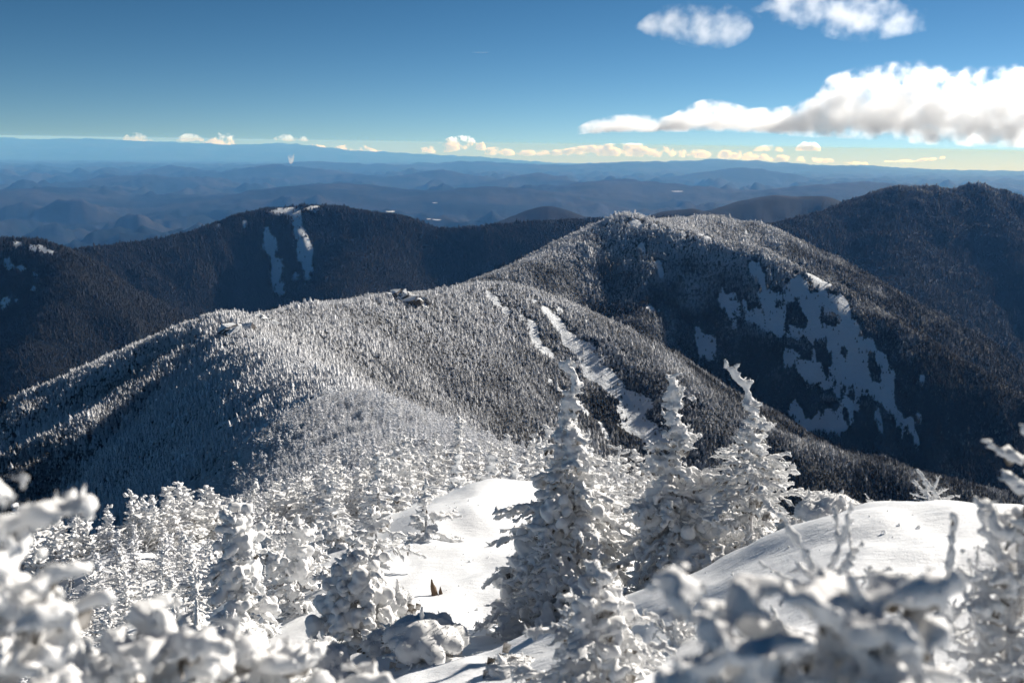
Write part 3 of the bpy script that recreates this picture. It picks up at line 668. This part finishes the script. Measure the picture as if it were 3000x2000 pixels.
forest('near_forest', 'dense frosted spruce forest covering the near slope', np.stack([TX[rest], TY[rest], TZ[rest]-.15], 1), kd, np.stack([s*rng.uniform(.95, 1.45, n), s*rng.uniform(.95, 1.45, n), s], 1), rots(n), TF[rest], scatter_group(near_c))
grp_m, grp_f = scatter_group(mid_c), scatter_group(far_c)
for fam, nm, lb in (((0, 1, 9, 10, 11), 'ridge_forest', 'grey frosted conifers covering the near ridge and its spur'), ((2,), 'mountain_forest', 'frosted conifers covering the mountain with the blue slides'),
                ((3,), 'eastern_forest', 'dark conifers covering the tall mountain at the right edge'), ((4, 5, 6, 7, 8), 'dark_mountain_forest', 'dark conifers covering the mountain with two snow streaks')):
    for lod in (0, 1):
        w = np.nonzero(np.isin(TI, fam) & ~near_s & ((TR < 1250) if lod == 0 else (TR >= 1250)))[0]
        if len(w) < 50: continue
        n = len(w); hgt = TH_[w]; wd = hgt*rng.uniform(.8, 1.4, n)*(1.25 if lod == 0 else 1.6)
        forest(nm, lb, np.stack([TX[w], TY[w], TZ[w]-.3], 1), rng.integers(0, 5 if lod == 0 else 4, n), np.stack([wd, wd, hgt], 1), rots(n, .03), TF[w], grp_m if lod == 0 else grp_f)
# ------------------------------------------------------------------ trees and bushes on the summit, built one by one
M['rime_near'] = m_rime(60., 'coarse_rime')
def mantle_balls(g, n, H, Rb, lo, hi, r0, r1):
    """heavy lumpy pillows of snow hanging on the lower crown"""
    P, r = [], []
    for i in range(n):
        az = g.uniform(0, 6.283); z = g.uniform(lo, hi)*H; rad = Rb*(1-z/H)*g.uniform(.35, .85); q = g.uniform(r0, r1)
        c = np.array([rad*math.cos(az), rad*math.sin(az), z]); out = np.array([math.cos(az), math.sin(az), 0])
        sag = g.uniform(.8, 2.6)
        for k in range(int(g.integers(14, 26))):            # each pillow sags downwards
            s = g.random(); P.append(c+out*q*.9*s+np.array([0, 0, -q*sag*s*s])+g.normal(0, .42, 3)*q*[1, 1, .6]); r.append(q*g.uniform(.28, .55)*(1.1-.4*s))
    return np.array(P), np.array(r)
def summit_tree(name, label, x, top, d, Rb, rime, snow=.4, mant=0, mant_r=(.08, .15), mant_z=(.1, .6), voxel=None, sink=.08, group='rime-covered spruces around the summit clearing', cat='tree', hmin=.12, seed=None, **kw):
    b = at(x, top, d); z0 = gz(b[0], b[1])-sink; H = max(hmin, b[2]-z0)
    tp = kw.get('hook')
    if tp is not None: H = max(hmin, H-max(0, tp[2]))
    seed = seed if seed is not None else int(x*3+top)
    P, r, nv, nf, tr = spruce_parts(seed, H, Rb, rime, snow, **kw)
    g = np.random.default_rng(seed+1)
    t = empty(name, (float(b[0]), float(b[1]), z0)); tag(t, label, cat, group)
    voxel = voxel or max(.011, rime*.45, d*.0022)
    rm = vol_mesh(P, r, voxel, 1, rime*.42, .5/rime); rm.materials.append(M['rime_near'] if d < 5 else M['rime'])
    link('rime_crown', rm, t)
    fn = int(min(14000, len(rm.polygons)*.15))
    tag(link('rime_feathers', feathers(rm, fn, max(rime*.62, d*.0016), seed+5), t), kind='stuff')
    if mant:
        mp, mr = mantle_balls(g, mant, H, Rb, *mant_z, *mant_r)
        mm = vol_mesh(mp, mr, max(.012, mant_r[0]*.16), 3, mant_r[0]*.12, 1.4/mant_r[0]); mm.materials.append(M['snow']); link('snow_mantle', mm, t)
    if len(nf): link('needles', mesh_np('needles', nv, nf, M['needles'], False), t)
    V, F = tube(tr[:14], np.linspace(.014+.016*H, .004, 14), 8); link('trunk', mesh_np('trunk', V, F, M['bark']), t)
    print(label[:40], round(H, 2), len(rm.polygons)); return t
def dome(label, x, top, d, w, flat=.8, seed=1, sprig=0, name='snow_laden_shrub', mat='snow'):
    """low shrub buried under a smooth pillow of snow, a few rimed twigs sticking out"""
    g = np.random.default_rng(seed); b = at(x, top, d); z0 = gz(b[0], b[1]); H = max(.12, b[2]-z0)
    t = empty(name, (float(b[0]), float(b[1]), z0-.05)); tag(t, label, 'shrub', 'snow-laden shrubs on the summit')
    n = 80; az = g.uniform(0, 6.283, n); q = np.sqrt(g.random(n)); rb = w*.5
    r = rb*g.uniform(.14, .34, n); z = (H-r)*np.sqrt(np.clip(1-(q*.8)**2, 0, 1))*flat+g.normal(0, .03, n)*H+(1-flat)*H*.5
    P = np.stack([rb*.85*q*np.cos(az), rb*.85*q*np.sin(az), np.maximum(z, r*.4)], 1)
    core = np.array([[0, 0, H*.45], [0, 0, H*.25]]); P = np.vstack([P, core]); r = np.concatenate([r, [min(rb*.7, H*.5)]*2])
    me = vol_mesh(P, r, max(.014, rb*.06), 2, rb*.045, 2.2/rb); me.materials.append(M[mat]); link('snow_mantle', me, t)
    tag(link('rime_feathers', feathers(me, 1600, d*.0020, seed+9), t), kind='stuff')
    PP, RR2, NV, NF = [], [], [], []
    for k in range(14+sprig*3):
        a = g.uniform(0, 6.28); u = g.uniform(.55, 1.0); dirv = np.array([math.cos(a), math.sin(a), g.uniform(-.2, .5)])
        s = np.array([rb*u*math.cos(a), rb*u*math.sin(a), H*g.uniform(.05, .55)])
        p, q_ = seg_balls(np.stack([s*.8, s+dirv*rb*.18, s+dirv*rb*.36+[0, 0, -.02]]), .024, .016, g); PP.append(p); RR2.append(q_)
        for c in range(3):
            s1 = s+g.normal(0, .04, 3); NV += [s1, s1+[.05, .01, -.02], s1+[.03, .03, -.09], s1+[-.01, .02, -.08]]; NF.append(tuple(range(len(NV)-4, len(NV))))
    for k in range(sprig):
        s = np.array([g.normal(0, .25)*rb, g.normal(0, .25)*rb, H*.75]); e = s+[g.normal(0, .2)*rb, g.normal(0, .2)*rb, H*.42]
        p, q_ = seg_balls(np.stack([s, (s+e)/2, e]), .030, .018, g); PP.append(p); RR2.append(q_)
    me = vol_mesh(np.vstack(PP), np.concatenate(RR2), .013, 1, .004, 25.); me.materials.append(M['rime']); link('rimed_twigs', me, t)
    link('needles', mesh_np('needles', NV, NF, M['needles'], False), t); return t
def sprig(label, x, top, d, n=1, H=None, rime=.018, spread=.5, seed=3, name='rimed_sprig', stems=None):
    """bare twigs coated with rime standing out of the snow"""
    g = np.random.default_rng(seed); b = at(x, top, d); z0 = gz(b[0], b[1])-.05; H = H or max(.15, b[2]-z0)
    o_ = empty(name, (float(b[0]), float(b[1]), float(b[2]-H))); tag(o_, label, 'twig', 'rimed sprigs around the snow mound'); PP, RR2 = [], []; core = []
    for k in range(n):
        lean = stems[k] if stems else (g.normal(0, spread), g.normal(0, spread))
        u = np.linspace(0, 1, 6)[:, None]; h = H*(1 if k == 0 else g.uniform(.55, .95))
        path = np.hstack([lean[0]*h*u**1.3, lean[1]*h*u**1.3, h*u])+g.normal(0, .012*H, (6, 3))*u; core.append(path)
        p, q = seg_balls(path, rime*1.1, rime*.9, g); PP.append(p); RR2.append(q)
        for c in range(int(6+H*9)):
            i = g.uniform(.25, .98)*5; s = path[int(i)]; e = np.array([g.normal(0, 1), g.normal(0, 1), g.uniform(-.1, .7)]); e /= np.linalg.norm(e); l = max(rime*4.5, H*g.uniform(.16, .40)*(1.15-.12*i))
            p, q = seg_balls(np.stack([s, s+e*l*.5, s+e*l+[0, 0, .05*l]]), rime*.9, rime*.7, g); PP.append(p); RR2.append(q)
            for c2 in range(2):
                s2 = s+e*l*g.uniform(.4, .9); e2 = e+g.normal(0, .6, 3); p, q = seg_balls(np.stack([s2, s2+e2*l*.2, s2+e2*l*.38]), rime*.75, rime*.6, g); PP.append(p); RR2.append(q)
    me = vol_mesh(np.vstack(PP), np.concatenate(RR2), rime*.5, 1, rime*.3, .6/rime); me.materials.append(M['rime']); link('rime_coat', me, o_)
    tag(link('rime_feathers', feathers(me, 2500, d*.0022, seed+9), o_), kind='stuff')
    V, F = tube(core[0], np.linspace(.012, .006, 6), 6); link('stem', mesh_np('stem', V, F, M['bark']), o_); return o_

ST = summit_tree
ST('snowy_spruce', 'tallest rime-plastered spruce in the middle, narrow crown above a broad snow-draped skirt', 1305, 838, 8.4, .66, .031, .85, 34, (.10, .19), (.1, .62), power=1.9, shoulder=.62, droop=.42, rise=.22, gap=.085, nb=9, hook=(-.15, 0, .10), flag=.2, flag_az=-.3, skirt=.35, lean=(.01, 0), twig=.42, voxel=.0225)
ST('snowy_spruce', 'slim pointed rimed spruce between the tallest spruce and the hooked one', 1562, 866, 8.0, .52, .029, .75, 20, (.09, .17), (.1, .6), power=1.7, shoulder=.66, droop=.4, gap=.09, nb=8, lean=(-.02, 0), hook=(-.06, 0, .10), skirt=.35, voxel=.017)
ST('snowy_spruce', 'wind-bent rimed spruce whose bare leader hooks to the left', 1748, 842, 7.8, .66, .024, .5, 0, power=1.3, shoulder=.72, droop=.22, rise=.2, gap=.09, nb=8, hook=(-.22, 0, .25), lean=(-.03, 0), hollow=.06, twig=.5, skirt=.12, voxel=.0165)
ST('snowy_spruce', 'leaning snow-capped spruce at the left end of the summit clump', 560, 1178, 9.3, .52, .040, .8, 12, (.10, .19), (.25, .95), power=.75, droop=.5, gap=.14, lean=(-.06, 0), skirt=.3)
ST('snowy_spruce', 'rounded frosted spruce just behind the snow-capped leaning one', 672, 1182, 10.2, .45, .036, .7, 5, (.09, .14), (.4, .9), power=.8, droop=.45, gap=.13, lean=(.05, 0))
ST('snowy_spruce', 'bushy snow-plastered spruce left of the bright snow clearing', 815, 1268, 8.2, .50, .040, .85, 14, (.09, .17), (.35, .95), power=.6, droop=.5, gap=.13, skirt=.3)
ST('snowy_spruce', 'feathery rimed spruce leaning left over the clearing edge', 870, 1165, 11.2, .46, .030, .35, power=.6, droop=.25, gap=.11, lean=(-.10, .05))
ST('snowy_spruce', 'upright thin rimed spruce with long branches at the clearing edge', 978, 1098, 12.6, .52, .028, .3, power=.95, droop=.2, gap=.12, flag=.3, flag_az=0, hollow=.08)
for k, (x, tp, d, rb, rm, lb) in enumerate([
    (770, 1195, 13.5, .55, .042, 'snow-domed spruce behind the bushy one beside the clearing'), (720, 1215, 12.0, .42, .038, 'short lumpy spruce between the rounded and the domed spruces'),
    (905, 1105, 17.0, .50, .038, 'frosted spruce with a split top behind the feathery one'), (1058, 1040, 21.0, .60, .040, 'pointed frosted spruce standing behind the far end of the clearing'),
    (1122, 1040, 22.0, .70, .040, 'twin-crowned frosted spruce behind the clearing, next to the tallest spruce'), (1185, 1062, 24.0, .60, .040, 'small pale spruce showing left of the tallest spruce'),
    (1000, 1120, 18.5, .50, .040, 'low round frosted spruce at the back of the clearing'), (640, 1275, 11.5, .45, .040, 'low frosted spruce filling the gap behind the left clump')]):
    ST('snowy_spruce', lb, x, tp, d, rb, rm, .5, 2, (.10, .15), (.3, .9), power=.8, droop=.35, gap=.15, lean=(.02*(-1)**k, 0))
dome('smooth snow-buried shrub with a small peak right of the bushy spruce', 975, 1405, 7.0, .62, .85, 4, 1)
dome('snow-buried shrub at the bottom below the bushy spruce', 735, 1452, 7.0, .50, .8, 5, 0)
dome('small snow-capped shrub at the left rim of the clearing', 905, 1335, 8.8, .42, .8, 21, 2)
dome('low snow hummock between the bushy spruce and the peaked shrub', 890, 1432, 7.6, .40, .8, 22, 1)
dome('snow-buried shrub at the bottom, right of the blurred bottom-left crown', 665, 1500, 5.6, .46, .8, 31, 1, mat='rime')
dome('rounded snow pillow left of the snow-buried shrubs by the bushy spruce', 560, 1490, 6.4, .50, .8, 32, 2, mat='rime')
dome('low snow pillow beside the foot of the small thickly rimed spruce', 1180, 1500, 5.6, .34, .8, 33, 1, mat='rime')
dome('low snow-capped shrub at the foot of the left forest', 430, 1382, 10.0, .50, .7, 6, 3)
dome('flat snow pillow over a shrub left of the leaning spruce', 530, 1412, 8.8, .60, .6, 7, 2)
dome('lumpy shaded snow-laden shrub behind the snow mound', 1925, 1124, 6.9, .56, .9, 8, 1, mat='rime')
dome('small snowy hummock at the left end of the mound crest', 1825, 1226, 6.5, .22, .8, 9, 0, mat='rime')
ST('snowy_spruce', 'small thickly rimed spruce in front of the tallest one', 1375, 1302, 3.7, .40, .023, .8, 12, (.05, .08), (.3, .8), power=.7, droop=.3, rise=.5, gap=.075, nb=6, twig=.4, voxel=.0155)
ST('snowy_spruce', 'rimed spruce cut by the right edge of the picture', 2385, 1000, 2.5, .30, .017, .6, 14, (.035, .055), (.1, .8), power=.7, droop=.2, rise=.35, gap=.065, nb=6, voxel=.0125)
ST('snowy_spruce', 'blurred thickly rimed spruce filling the left edge', -60, 1085, 1.45, .20, .021, .9, 26, (.03, .05), (.45, .95), power=.35, droop=.12, rise=.15, gap=.065, nb=7, voxel=.0155)
ST('snowy_spruce', 'blurred rimed spruce crown along the bottom left', 380, 1415, 1.75, .36, .024, .9, 34, (.04, .06), (.45, .92), power=.5, droop=.3, rise=.2, gap=.065, nb=8, voxel=.012)
ST('snowy_spruce', 'low blurred rimed crown between the left edge spruce and the bottom-left crown', 175, 1490, 1.7, .22, .024, .9, 24, (.04, .06), (.5, .92), power=.5, droop=.3, rise=.2, gap=.065, nb=7, voxel=.0155)
ST('snowy_spruce', 'blurred rimed shoulder right of the bottom-left crown', 610, 1462, 1.9, .20, .024, .9, 22, (.04, .06), (.5, .92), power=.5, droop=.3, rise=.2, gap=.065, nb=7, voxel=.0155)
ST('snowy_spruce', 'blurred rimed tip at the bottom edge left of centre', 850, 1514, 2.0, .14, .020, .9, power=.6, gap=.065, nb=7, voxel=.012)
ST('snowy_spruce', 'large blurred shaded rimed spruce crown at the bottom right', 1965, 1325, 1.35, .30, .018, .9, 60, (.034, .052), (.35, .92), power=.4, droop=.3, rise=.3, gap=.055, nb=9, voxel=.0155)
ST('snowy_spruce', 'lower blurred rimed crown left of the large shaded one at the bottom right', 1650, 1425, 1.3, .22, .018, .9, 34, (.034, .05), (.35, .92), power=.4, droop=.3, rise=.3, gap=.055, nb=8, voxel=.0155)
sprig('tall rimed stick with side twigs in front of the snow mound', 2175, 1182, 2.5, 3, .95, .014, .3, 11, stems=[(.02, 0), (-.45, .1), (.4, .2)])
sprig('short rimed sprig on the near edge of the mound', 1562, 1345, 4.4, 5, .42, .015, .5, 12)
sprig('leftmost rimed twig behind the mound crest', 2020, 1142, 7.0, 2, .5, .014, .3, 13)
sprig('forked rimed twig behind the mound crest', 2066, 1136, 7.0, 5, .5, .013, .8, 14)
sprig('small bushy rimed twig rightmost behind the mound crest', 2112, 1146, 7.0, 5, .45, .013, .5, 15)
sprig('spreading rimed branch behind the mound near the right edge', 2275, 1122, 6.0, 6, .55, .013, 1.0, 16)
# broken snag in the clearing
def snag():
    b = at(1000, 1322, 9.6); z0 = gz(b[0], b[1])-.06; t = empty('broken_snag', (float(b[0]), float(b[1]), z0)); tag(t, 'dark splintered snag standing alone in the bright clearing', 'stump')
    g = np.random.default_rng(2)
    for nm, path, rad in (('trunk', [(0, 0, -.05), (-.004, 0, .06), (-.012, .004, .13), (-.014, .004, .17), (-.022, .006, .235)], [.026, .022, .017, .012, .002]), ('splinter', [(.03, .01, -.05), (.034, .01, .05), (.03, .012, .10), (.026, .013, .15)], [.017, .014, .010, .002]), ('splinter', [(.008, -.02, -.05), (.012, -.024, .04), (.02, -.026, .085)], [.013, .010, .002])):
        V, F = tube(np.array(path)*[1.8, 1.8, 1.0], np.array(rad)*1.5, 7); V = V+g.normal(0, .006, V.shape); link(nm, mesh_np(nm, V, F, M['snagwood'], False), t)
M['snagwood'] = m_plain('weathered_wood', (.16, .11, .075)); snag()
# rock outcrops on the ridge
def outcrop(label, px, py, size, n, seed):
    import bmesh
    h = hit(px, py); g = np.random.default_rng(seed); t = empty('rock_outcrop', tuple(map(float, h))); tag(t, label, 'rock', 'rock outcrops on the near ridge')
    for k in range(n):
        bm = bmesh.new(); s = size*g.uniform(.16, .36)
        for q in range(14):
            v = g.normal(0, 1, 3); v /= np.linalg.norm(v)**.6; bm.verts.new(tuple(v*s*np.array([1, .8, .6])))
        bmesh.ops.convex_hull(bm, input=bm.verts); pass
        me = bpy.data.meshes.new('rock'); bm.to_mesh(me); bm.free(); me.materials.append(M['rock'])
        x, y = h[0]+g.uniform(-.5, .5)*size, h[1]+g.uniform(-.25, .25)*size
        o = link('rock', me, t, (x-h[0], y-h[1], gz(x, y)-h[2]+s*.18), g.uniform(0, 6))
outcrop('dark fractured rock outcrop with snow on the second hump of the ridge', 938, 692, 30, 22, 1)
outcrop('snowy ledge of rock on top of the first knob', 545, 762, 20, 9, 2)
outcrop('small snowy crag right of the first knob', 612, 738, 16, 7, 3)
# frozen ponds in the lowland
for k, (px, py, w) in enumerate([(895, 488, 26), (1003, 509, 20), (1000, 467, 12), (1556, 442, 24), (985, 505, 10), (2100, 445, 9)]):
    h = hit(px, py, 5500, 60000)
    if h is None: continue
    rad = w*.5*h[1]/FPX; g = np.random.default_rng(k); a = np.arange(18)*2*np.pi/18; q = rad*(1+.35*np.sin(a*2+g.uniform(0, 6))*.6+g.normal(0, .10, 18))
    V = [(h[0]+q[i]*math.cos(a[i]), h[1]+q[i]*math.sin(a[i])*1.6) for i in range(18)]; zz = float(np.percentile(ground(np.array([v[0] for v in V]), np.array([v[1] for v in V]))[0], 65))+3
    V = np.array([(v[0], v[1], zz) for v in V]+[(h[0], h[1], zz)]); F = np.array([(i, (i+1) % 18, 18) for i in range(18)])
    tag(link('frozen_pond', mesh_np('frozen_pond', V, F, M['snow'], False)), ['widest snow-covered pond behind the dark mountain', 'snow-covered pond right of the widest one', 'tiny white pond farther up the lowland', 'long frozen lake below the blue hills on the right', 'small frozen pond beside the second one', 'speck of a pond near the right mountain'][k], kind='structure')

# crumbs of rime blown onto the snow
g = np.random.default_rng(77); n = 1500; a_ = g.uniform(-R(30), R(30), n); q_ = np.sqrt(g.uniform(3.2**2, 15**2, n)); cx, cy_ = q_*np.sin(a_), q_*np.cos(a_); w_ = fbm(cx/1.2, cy_/1.2, 2, 5) > -.05
cx, cy_ = cx[w_], cy_[w_]; cz = ground(cx, cy_)[0]; n = len(cx); s_ = g.lognormal(math.log(.008), .5, n)
oct_ = np.array([(1, 0, 0), (-1, 0, 0), (0, 1, 0), (0, -1, 0), (0, 0, 1), (0, 0, -.6)]); of = np.array([(0, 2, 4), (2, 1, 4), (1, 3, 4), (3, 0, 4), (2, 0, 5), (1, 2, 5), (3, 1, 5), (0, 3, 5)])
V = (np.stack([cx, cy_, cz+s_*.3], 1)[:, None]+oct_[None]*s_[:, None, None]*g.uniform(.5, 1.5, (n, 6, 1))).reshape(-1, 3); F = (np.arange(n)[:, None, None]*6+of[None]).reshape(-1, 3)
tag(link('fallen_rime', mesh_np('fallen_rime', V, F, M['feather'], False)), 'scattered crumbs of rime on the summit snow', kind='stuff')
# ------------------------------------------------------------------ clouds and air
def cloud_mat(name, dens, scale, soft, seed, tops, bots, amp=.5, warp=.25):
    """billows between a base and a top line that vary along the cloud; X is along it, Z up, in half-sizes -1..1"""
    t = NT(name); O = t.N('ShaderNodeTexCoord').outputs['Generated']
    p = t.N('ShaderNodeVectorMath', {0: O, 1: (2, 2, 2)}, operation='MULTIPLY').outputs[0]
    p = t.N('ShaderNodeVectorMath', {0: p, 1: (1, 1, 1)}, operation='SUBTRACT').outputs[0]
    W = t.N('ShaderNodeNewGeometry').outputs['Position']
    off = t.N('ShaderNodeVectorMath', {0: W, 1: (seed*7919.0, seed*331.0, seed*97.0)}, operation='ADD').outputs[0]
    x, y, z = t.N('ShaderNodeSeparateXYZ', {0: p}).outputs
    def curve(pts):
        c = t.N('ShaderNodeFloatCurve', {'Value': t.math('MULTIPLY_ADD', x, .5, .5)}); cv = c.mapping.curves[0]
        while len(cv.points) < len(pts): cv.points.new(.5, .5)
        for q, (a, b) in zip(cv.points, pts): q.location = (a, b)
        c.mapping.update(); return t.math('MULTIPLY_ADD', c.outputs[0], 2., -1.)
    tp, bt = curve(tops), curve(bots)
    n = t.noise(off, scale, 7., .58)
    th_ = t.math('MAXIMUM', t.math('SUBTRACT', tp, bt), .05)
    u = t.math('DIVIDE', t.math('SUBTRACT', z, bt), th_)             # 0 at the base, 1 at the top
    up = t.math('SUBTRACT', 1., u); sh = t.math('MINIMUM', t.math('MULTIPLY', u, 3.), t.math('MULTIPLY', up, 1.3))
    ey = t.math('SUBTRACT', 1., t.math('MULTIPLY', y, y)); ex = t.math('SUBTRACT', 1., t.math('POWER', t.math('ABSOLUTE', x), 6.))
    sh = t.math('MINIMUM', sh, t.math('MINIMUM', ey, t.math('MULTIPLY', ex, 1.5)))
    f = t.math('ADD', sh, t.math('MULTIPLY', t.math('SUBTRACT', n, .52), amp*6))
    d = t.ramp(f, .12, .12+soft)
    gate = t.ramp(sh, 0., .10); d = t.math('MULTIPLY', t.math('MULTIPLY', d, gate), dens)
    v = t.N('ShaderNodeVolumePrincipled', {'Color': (1, 1, 1, 1), 'Absorption Color': (1, 1, 1, 1), 'Density': d, 'Anisotropy': .55})
    t.l.new(v.outputs[0], t.out.inputs['Volume']); return t.m
BOXV = np.array([(sx, sy, sz) for sx in (-1, 1) for sy in (-1, 1) for sz in (-1, 1)], float)
BOXF = np.array([(0, 1, 3, 2), (4, 6, 7, 5), (0, 4, 5, 1), (2, 3, 7, 6), (0, 2, 6, 4), (1, 5, 7, 3)])
def cloud(label, x0, x1, ytop, ybot, dist, thick, dens, nscale, soft, seed, tops, bots, amp=.5, rate=1., name='cloud', cat='cloud', group=None):
    a, b = at(x0, ybot, dist), at(x1, ybot, dist); c = at((x0+x1)/2, ytop, dist); z0 = min(a[2], b[2]); zc = (a[2]+b[2])/2
    hx = (b[0]-a[0])/2; hz = (c[2]-zc)/2; ctr = np.array([(a[0]+b[0])/2, dist+thick, zc+hz])
    me = mesh_np(name, BOXV*[hx, thick, hz], BOXF, cloud_mat(name+'_vapour', dens, nscale, soft, seed, tops, bots, amp), False)
    me.materials[0].cycles.volume_step_rate = rate
    o = link(name, me, loc=tuple(ctr)); return tag(o, label, cat, group)
cloud('large white cumulus bank with a grey heart at the right edge', 1330, 2560, 120, 345, 15000, 600, .0042, .0030, .6, 1,
      [(0, .20), (.10, .36), (.17, .34), (.24, .52), (.34, .44), (.45, .58), (.5, .84), (.60, .95), (.72, .90), (.85, .93), (1, .8)], [(0, .12), (.1, .15), (.3, .17), (.5, .12), (.6, .10), (.75, .05), (1, .05)], .62, .2)
cloud('wispy white cloud near the top, the more compact of two', 1470, 1740, -20, 110, 11000, 350, .0014, .005, 1.1, 2, [(0, .5), (.3, .85), (.6, .9), (1, .6)], [(0, .4), (.4, .15), (.8, .05), (1, .4)], .8, .2)
cloud('wispy ragged cloud along the top edge, the wider of two', 1750, 2130, -60, 100, 11000, 350, .0014, .005, 1.1, 3, [(0, .6), (.3, .95), (.7, .9), (1, .5)], [(0, .5), (.3, .3), (.7, .1), (1, .2)], .8, .2)
HC = [  # low clouds along the horizon
 ('long low band of small cumulus heads above the blue horizon', 1110, 2010, 322, 376, [(0, .45), (.06, .62), (.12, .5), (.2, .55), (.25, .7), (.4, .85), (.5, .65), (.65, .6), (.78, .42), (.9, .30), (1, .15)], [(0, .2), (.5, .25), (.8, .12), (1, .05)]),
 ('white cumulus with a blue underside just left of the long band', 965, 1115, 308, 356, [(0, .3), (.25, .55), (.5, .9), (.75, .95), (1, .4)], [(0, .1), (.3, .05), (.7, .25), (1, .2)]),
 ('small cumulus hanging above the far pale range', 460, 540, 296, 352, [(0, .4), (.3, .6), (.7, .95), (1, .5)], [(0, .3), (.5, .1), (1, .3)]),
 ('faint flat cloud leftmost above the far range', 280, 350, 300, 336, [(0, .4), (.4, .9), (1, .4)], [(0, .2), (1, .2)]),
 ('faint pinkish cloud puff second from the left above the range', 400, 470, 298, 338, [(0, .4), (.4, .8), (1, .5)], [(0, .3), (1, .3)]),
 ('faint wide cloud above the smoke plume', 625, 715, 300, 336, [(0, .5), (.4, .8), (1, .5)], [(0, .3), (1, .3)]),
 ('row of tiny cloud puffs to the right of the smoke plume', 715, 890, 318, 362, [(0, .7), (.3, .6), (.6, .75), (.8, .5), (1, .35)], [(0, .4), (.5, .1), (1, .1)]),
 ('small isolated white puff under the big cumulus bank', 1830, 1885, 322, 350, [(0, .4), (.5, .95), (1, .4)], [(0, .1), (1, .1)]),
 ('thin flat cloud streak low over the right horizon', 2035, 2175, 352, 380, [(0, .35), (.5, .55), (1, .8)], [(0, .2), (.6, .3), (1, .6)]),
 ('small faint puff left of the isolated white puff', 1730, 1800, 326, 354, [(0, .3), (.6, .8), (1, .4)], [(0, .2), (1, .2)]),
]
for i, (lb, x0, x1, yt, yb, tp, bt) in enumerate(HC):
    faint = 'faint' in lb
    cloud(lb, x0, x1, yt, yb, 103500, 380, .0020 if faint else .0080, .0008, .8, 10+i, tp, bt, 1.1, .05, group='low clouds along the horizon')
cloud('short thin aircraft trail high in the blue sky', 1083, 1122, 117, 123, 40000, 40, .008, .002, .8, 40, [(0, .45), (1, .6)], [(0, .3), (1, .4)], .15, 1., name='contrail', cat='contrail')
cloud('thin column of white smoke rising from the lowland', 661, 675, 350, 381, 30000, 60, .010, .012, .6, 41, [(0, .8), (.5, .9), (1, .95)], [(0, .7), (.35, .05), (.6, .05), (1, .7)], .3, 1., name='smoke_plume', cat='smoke')
hz = mesh_np('haze', BOXV, BOXF, None, False); ho = link('haze', hz, loc=(0, 0, -1320)); ho.scale = (101500, 101500, 1340)
t = NT('thin_haze'); v = t.N('ShaderNodeVolumePrincipled', {'Color': (.14, .42, 1.0, 1), 'Absorption Color': (1, 1, 1, 1), 'Density': 2.3e-5, 'Anisotropy': 0.0})
t.l.new(v.outputs[0], t.out.inputs['Volume']); hz.materials.append(t.m); tag(ho, 'thin blue haze over the lowland', kind='stuff')
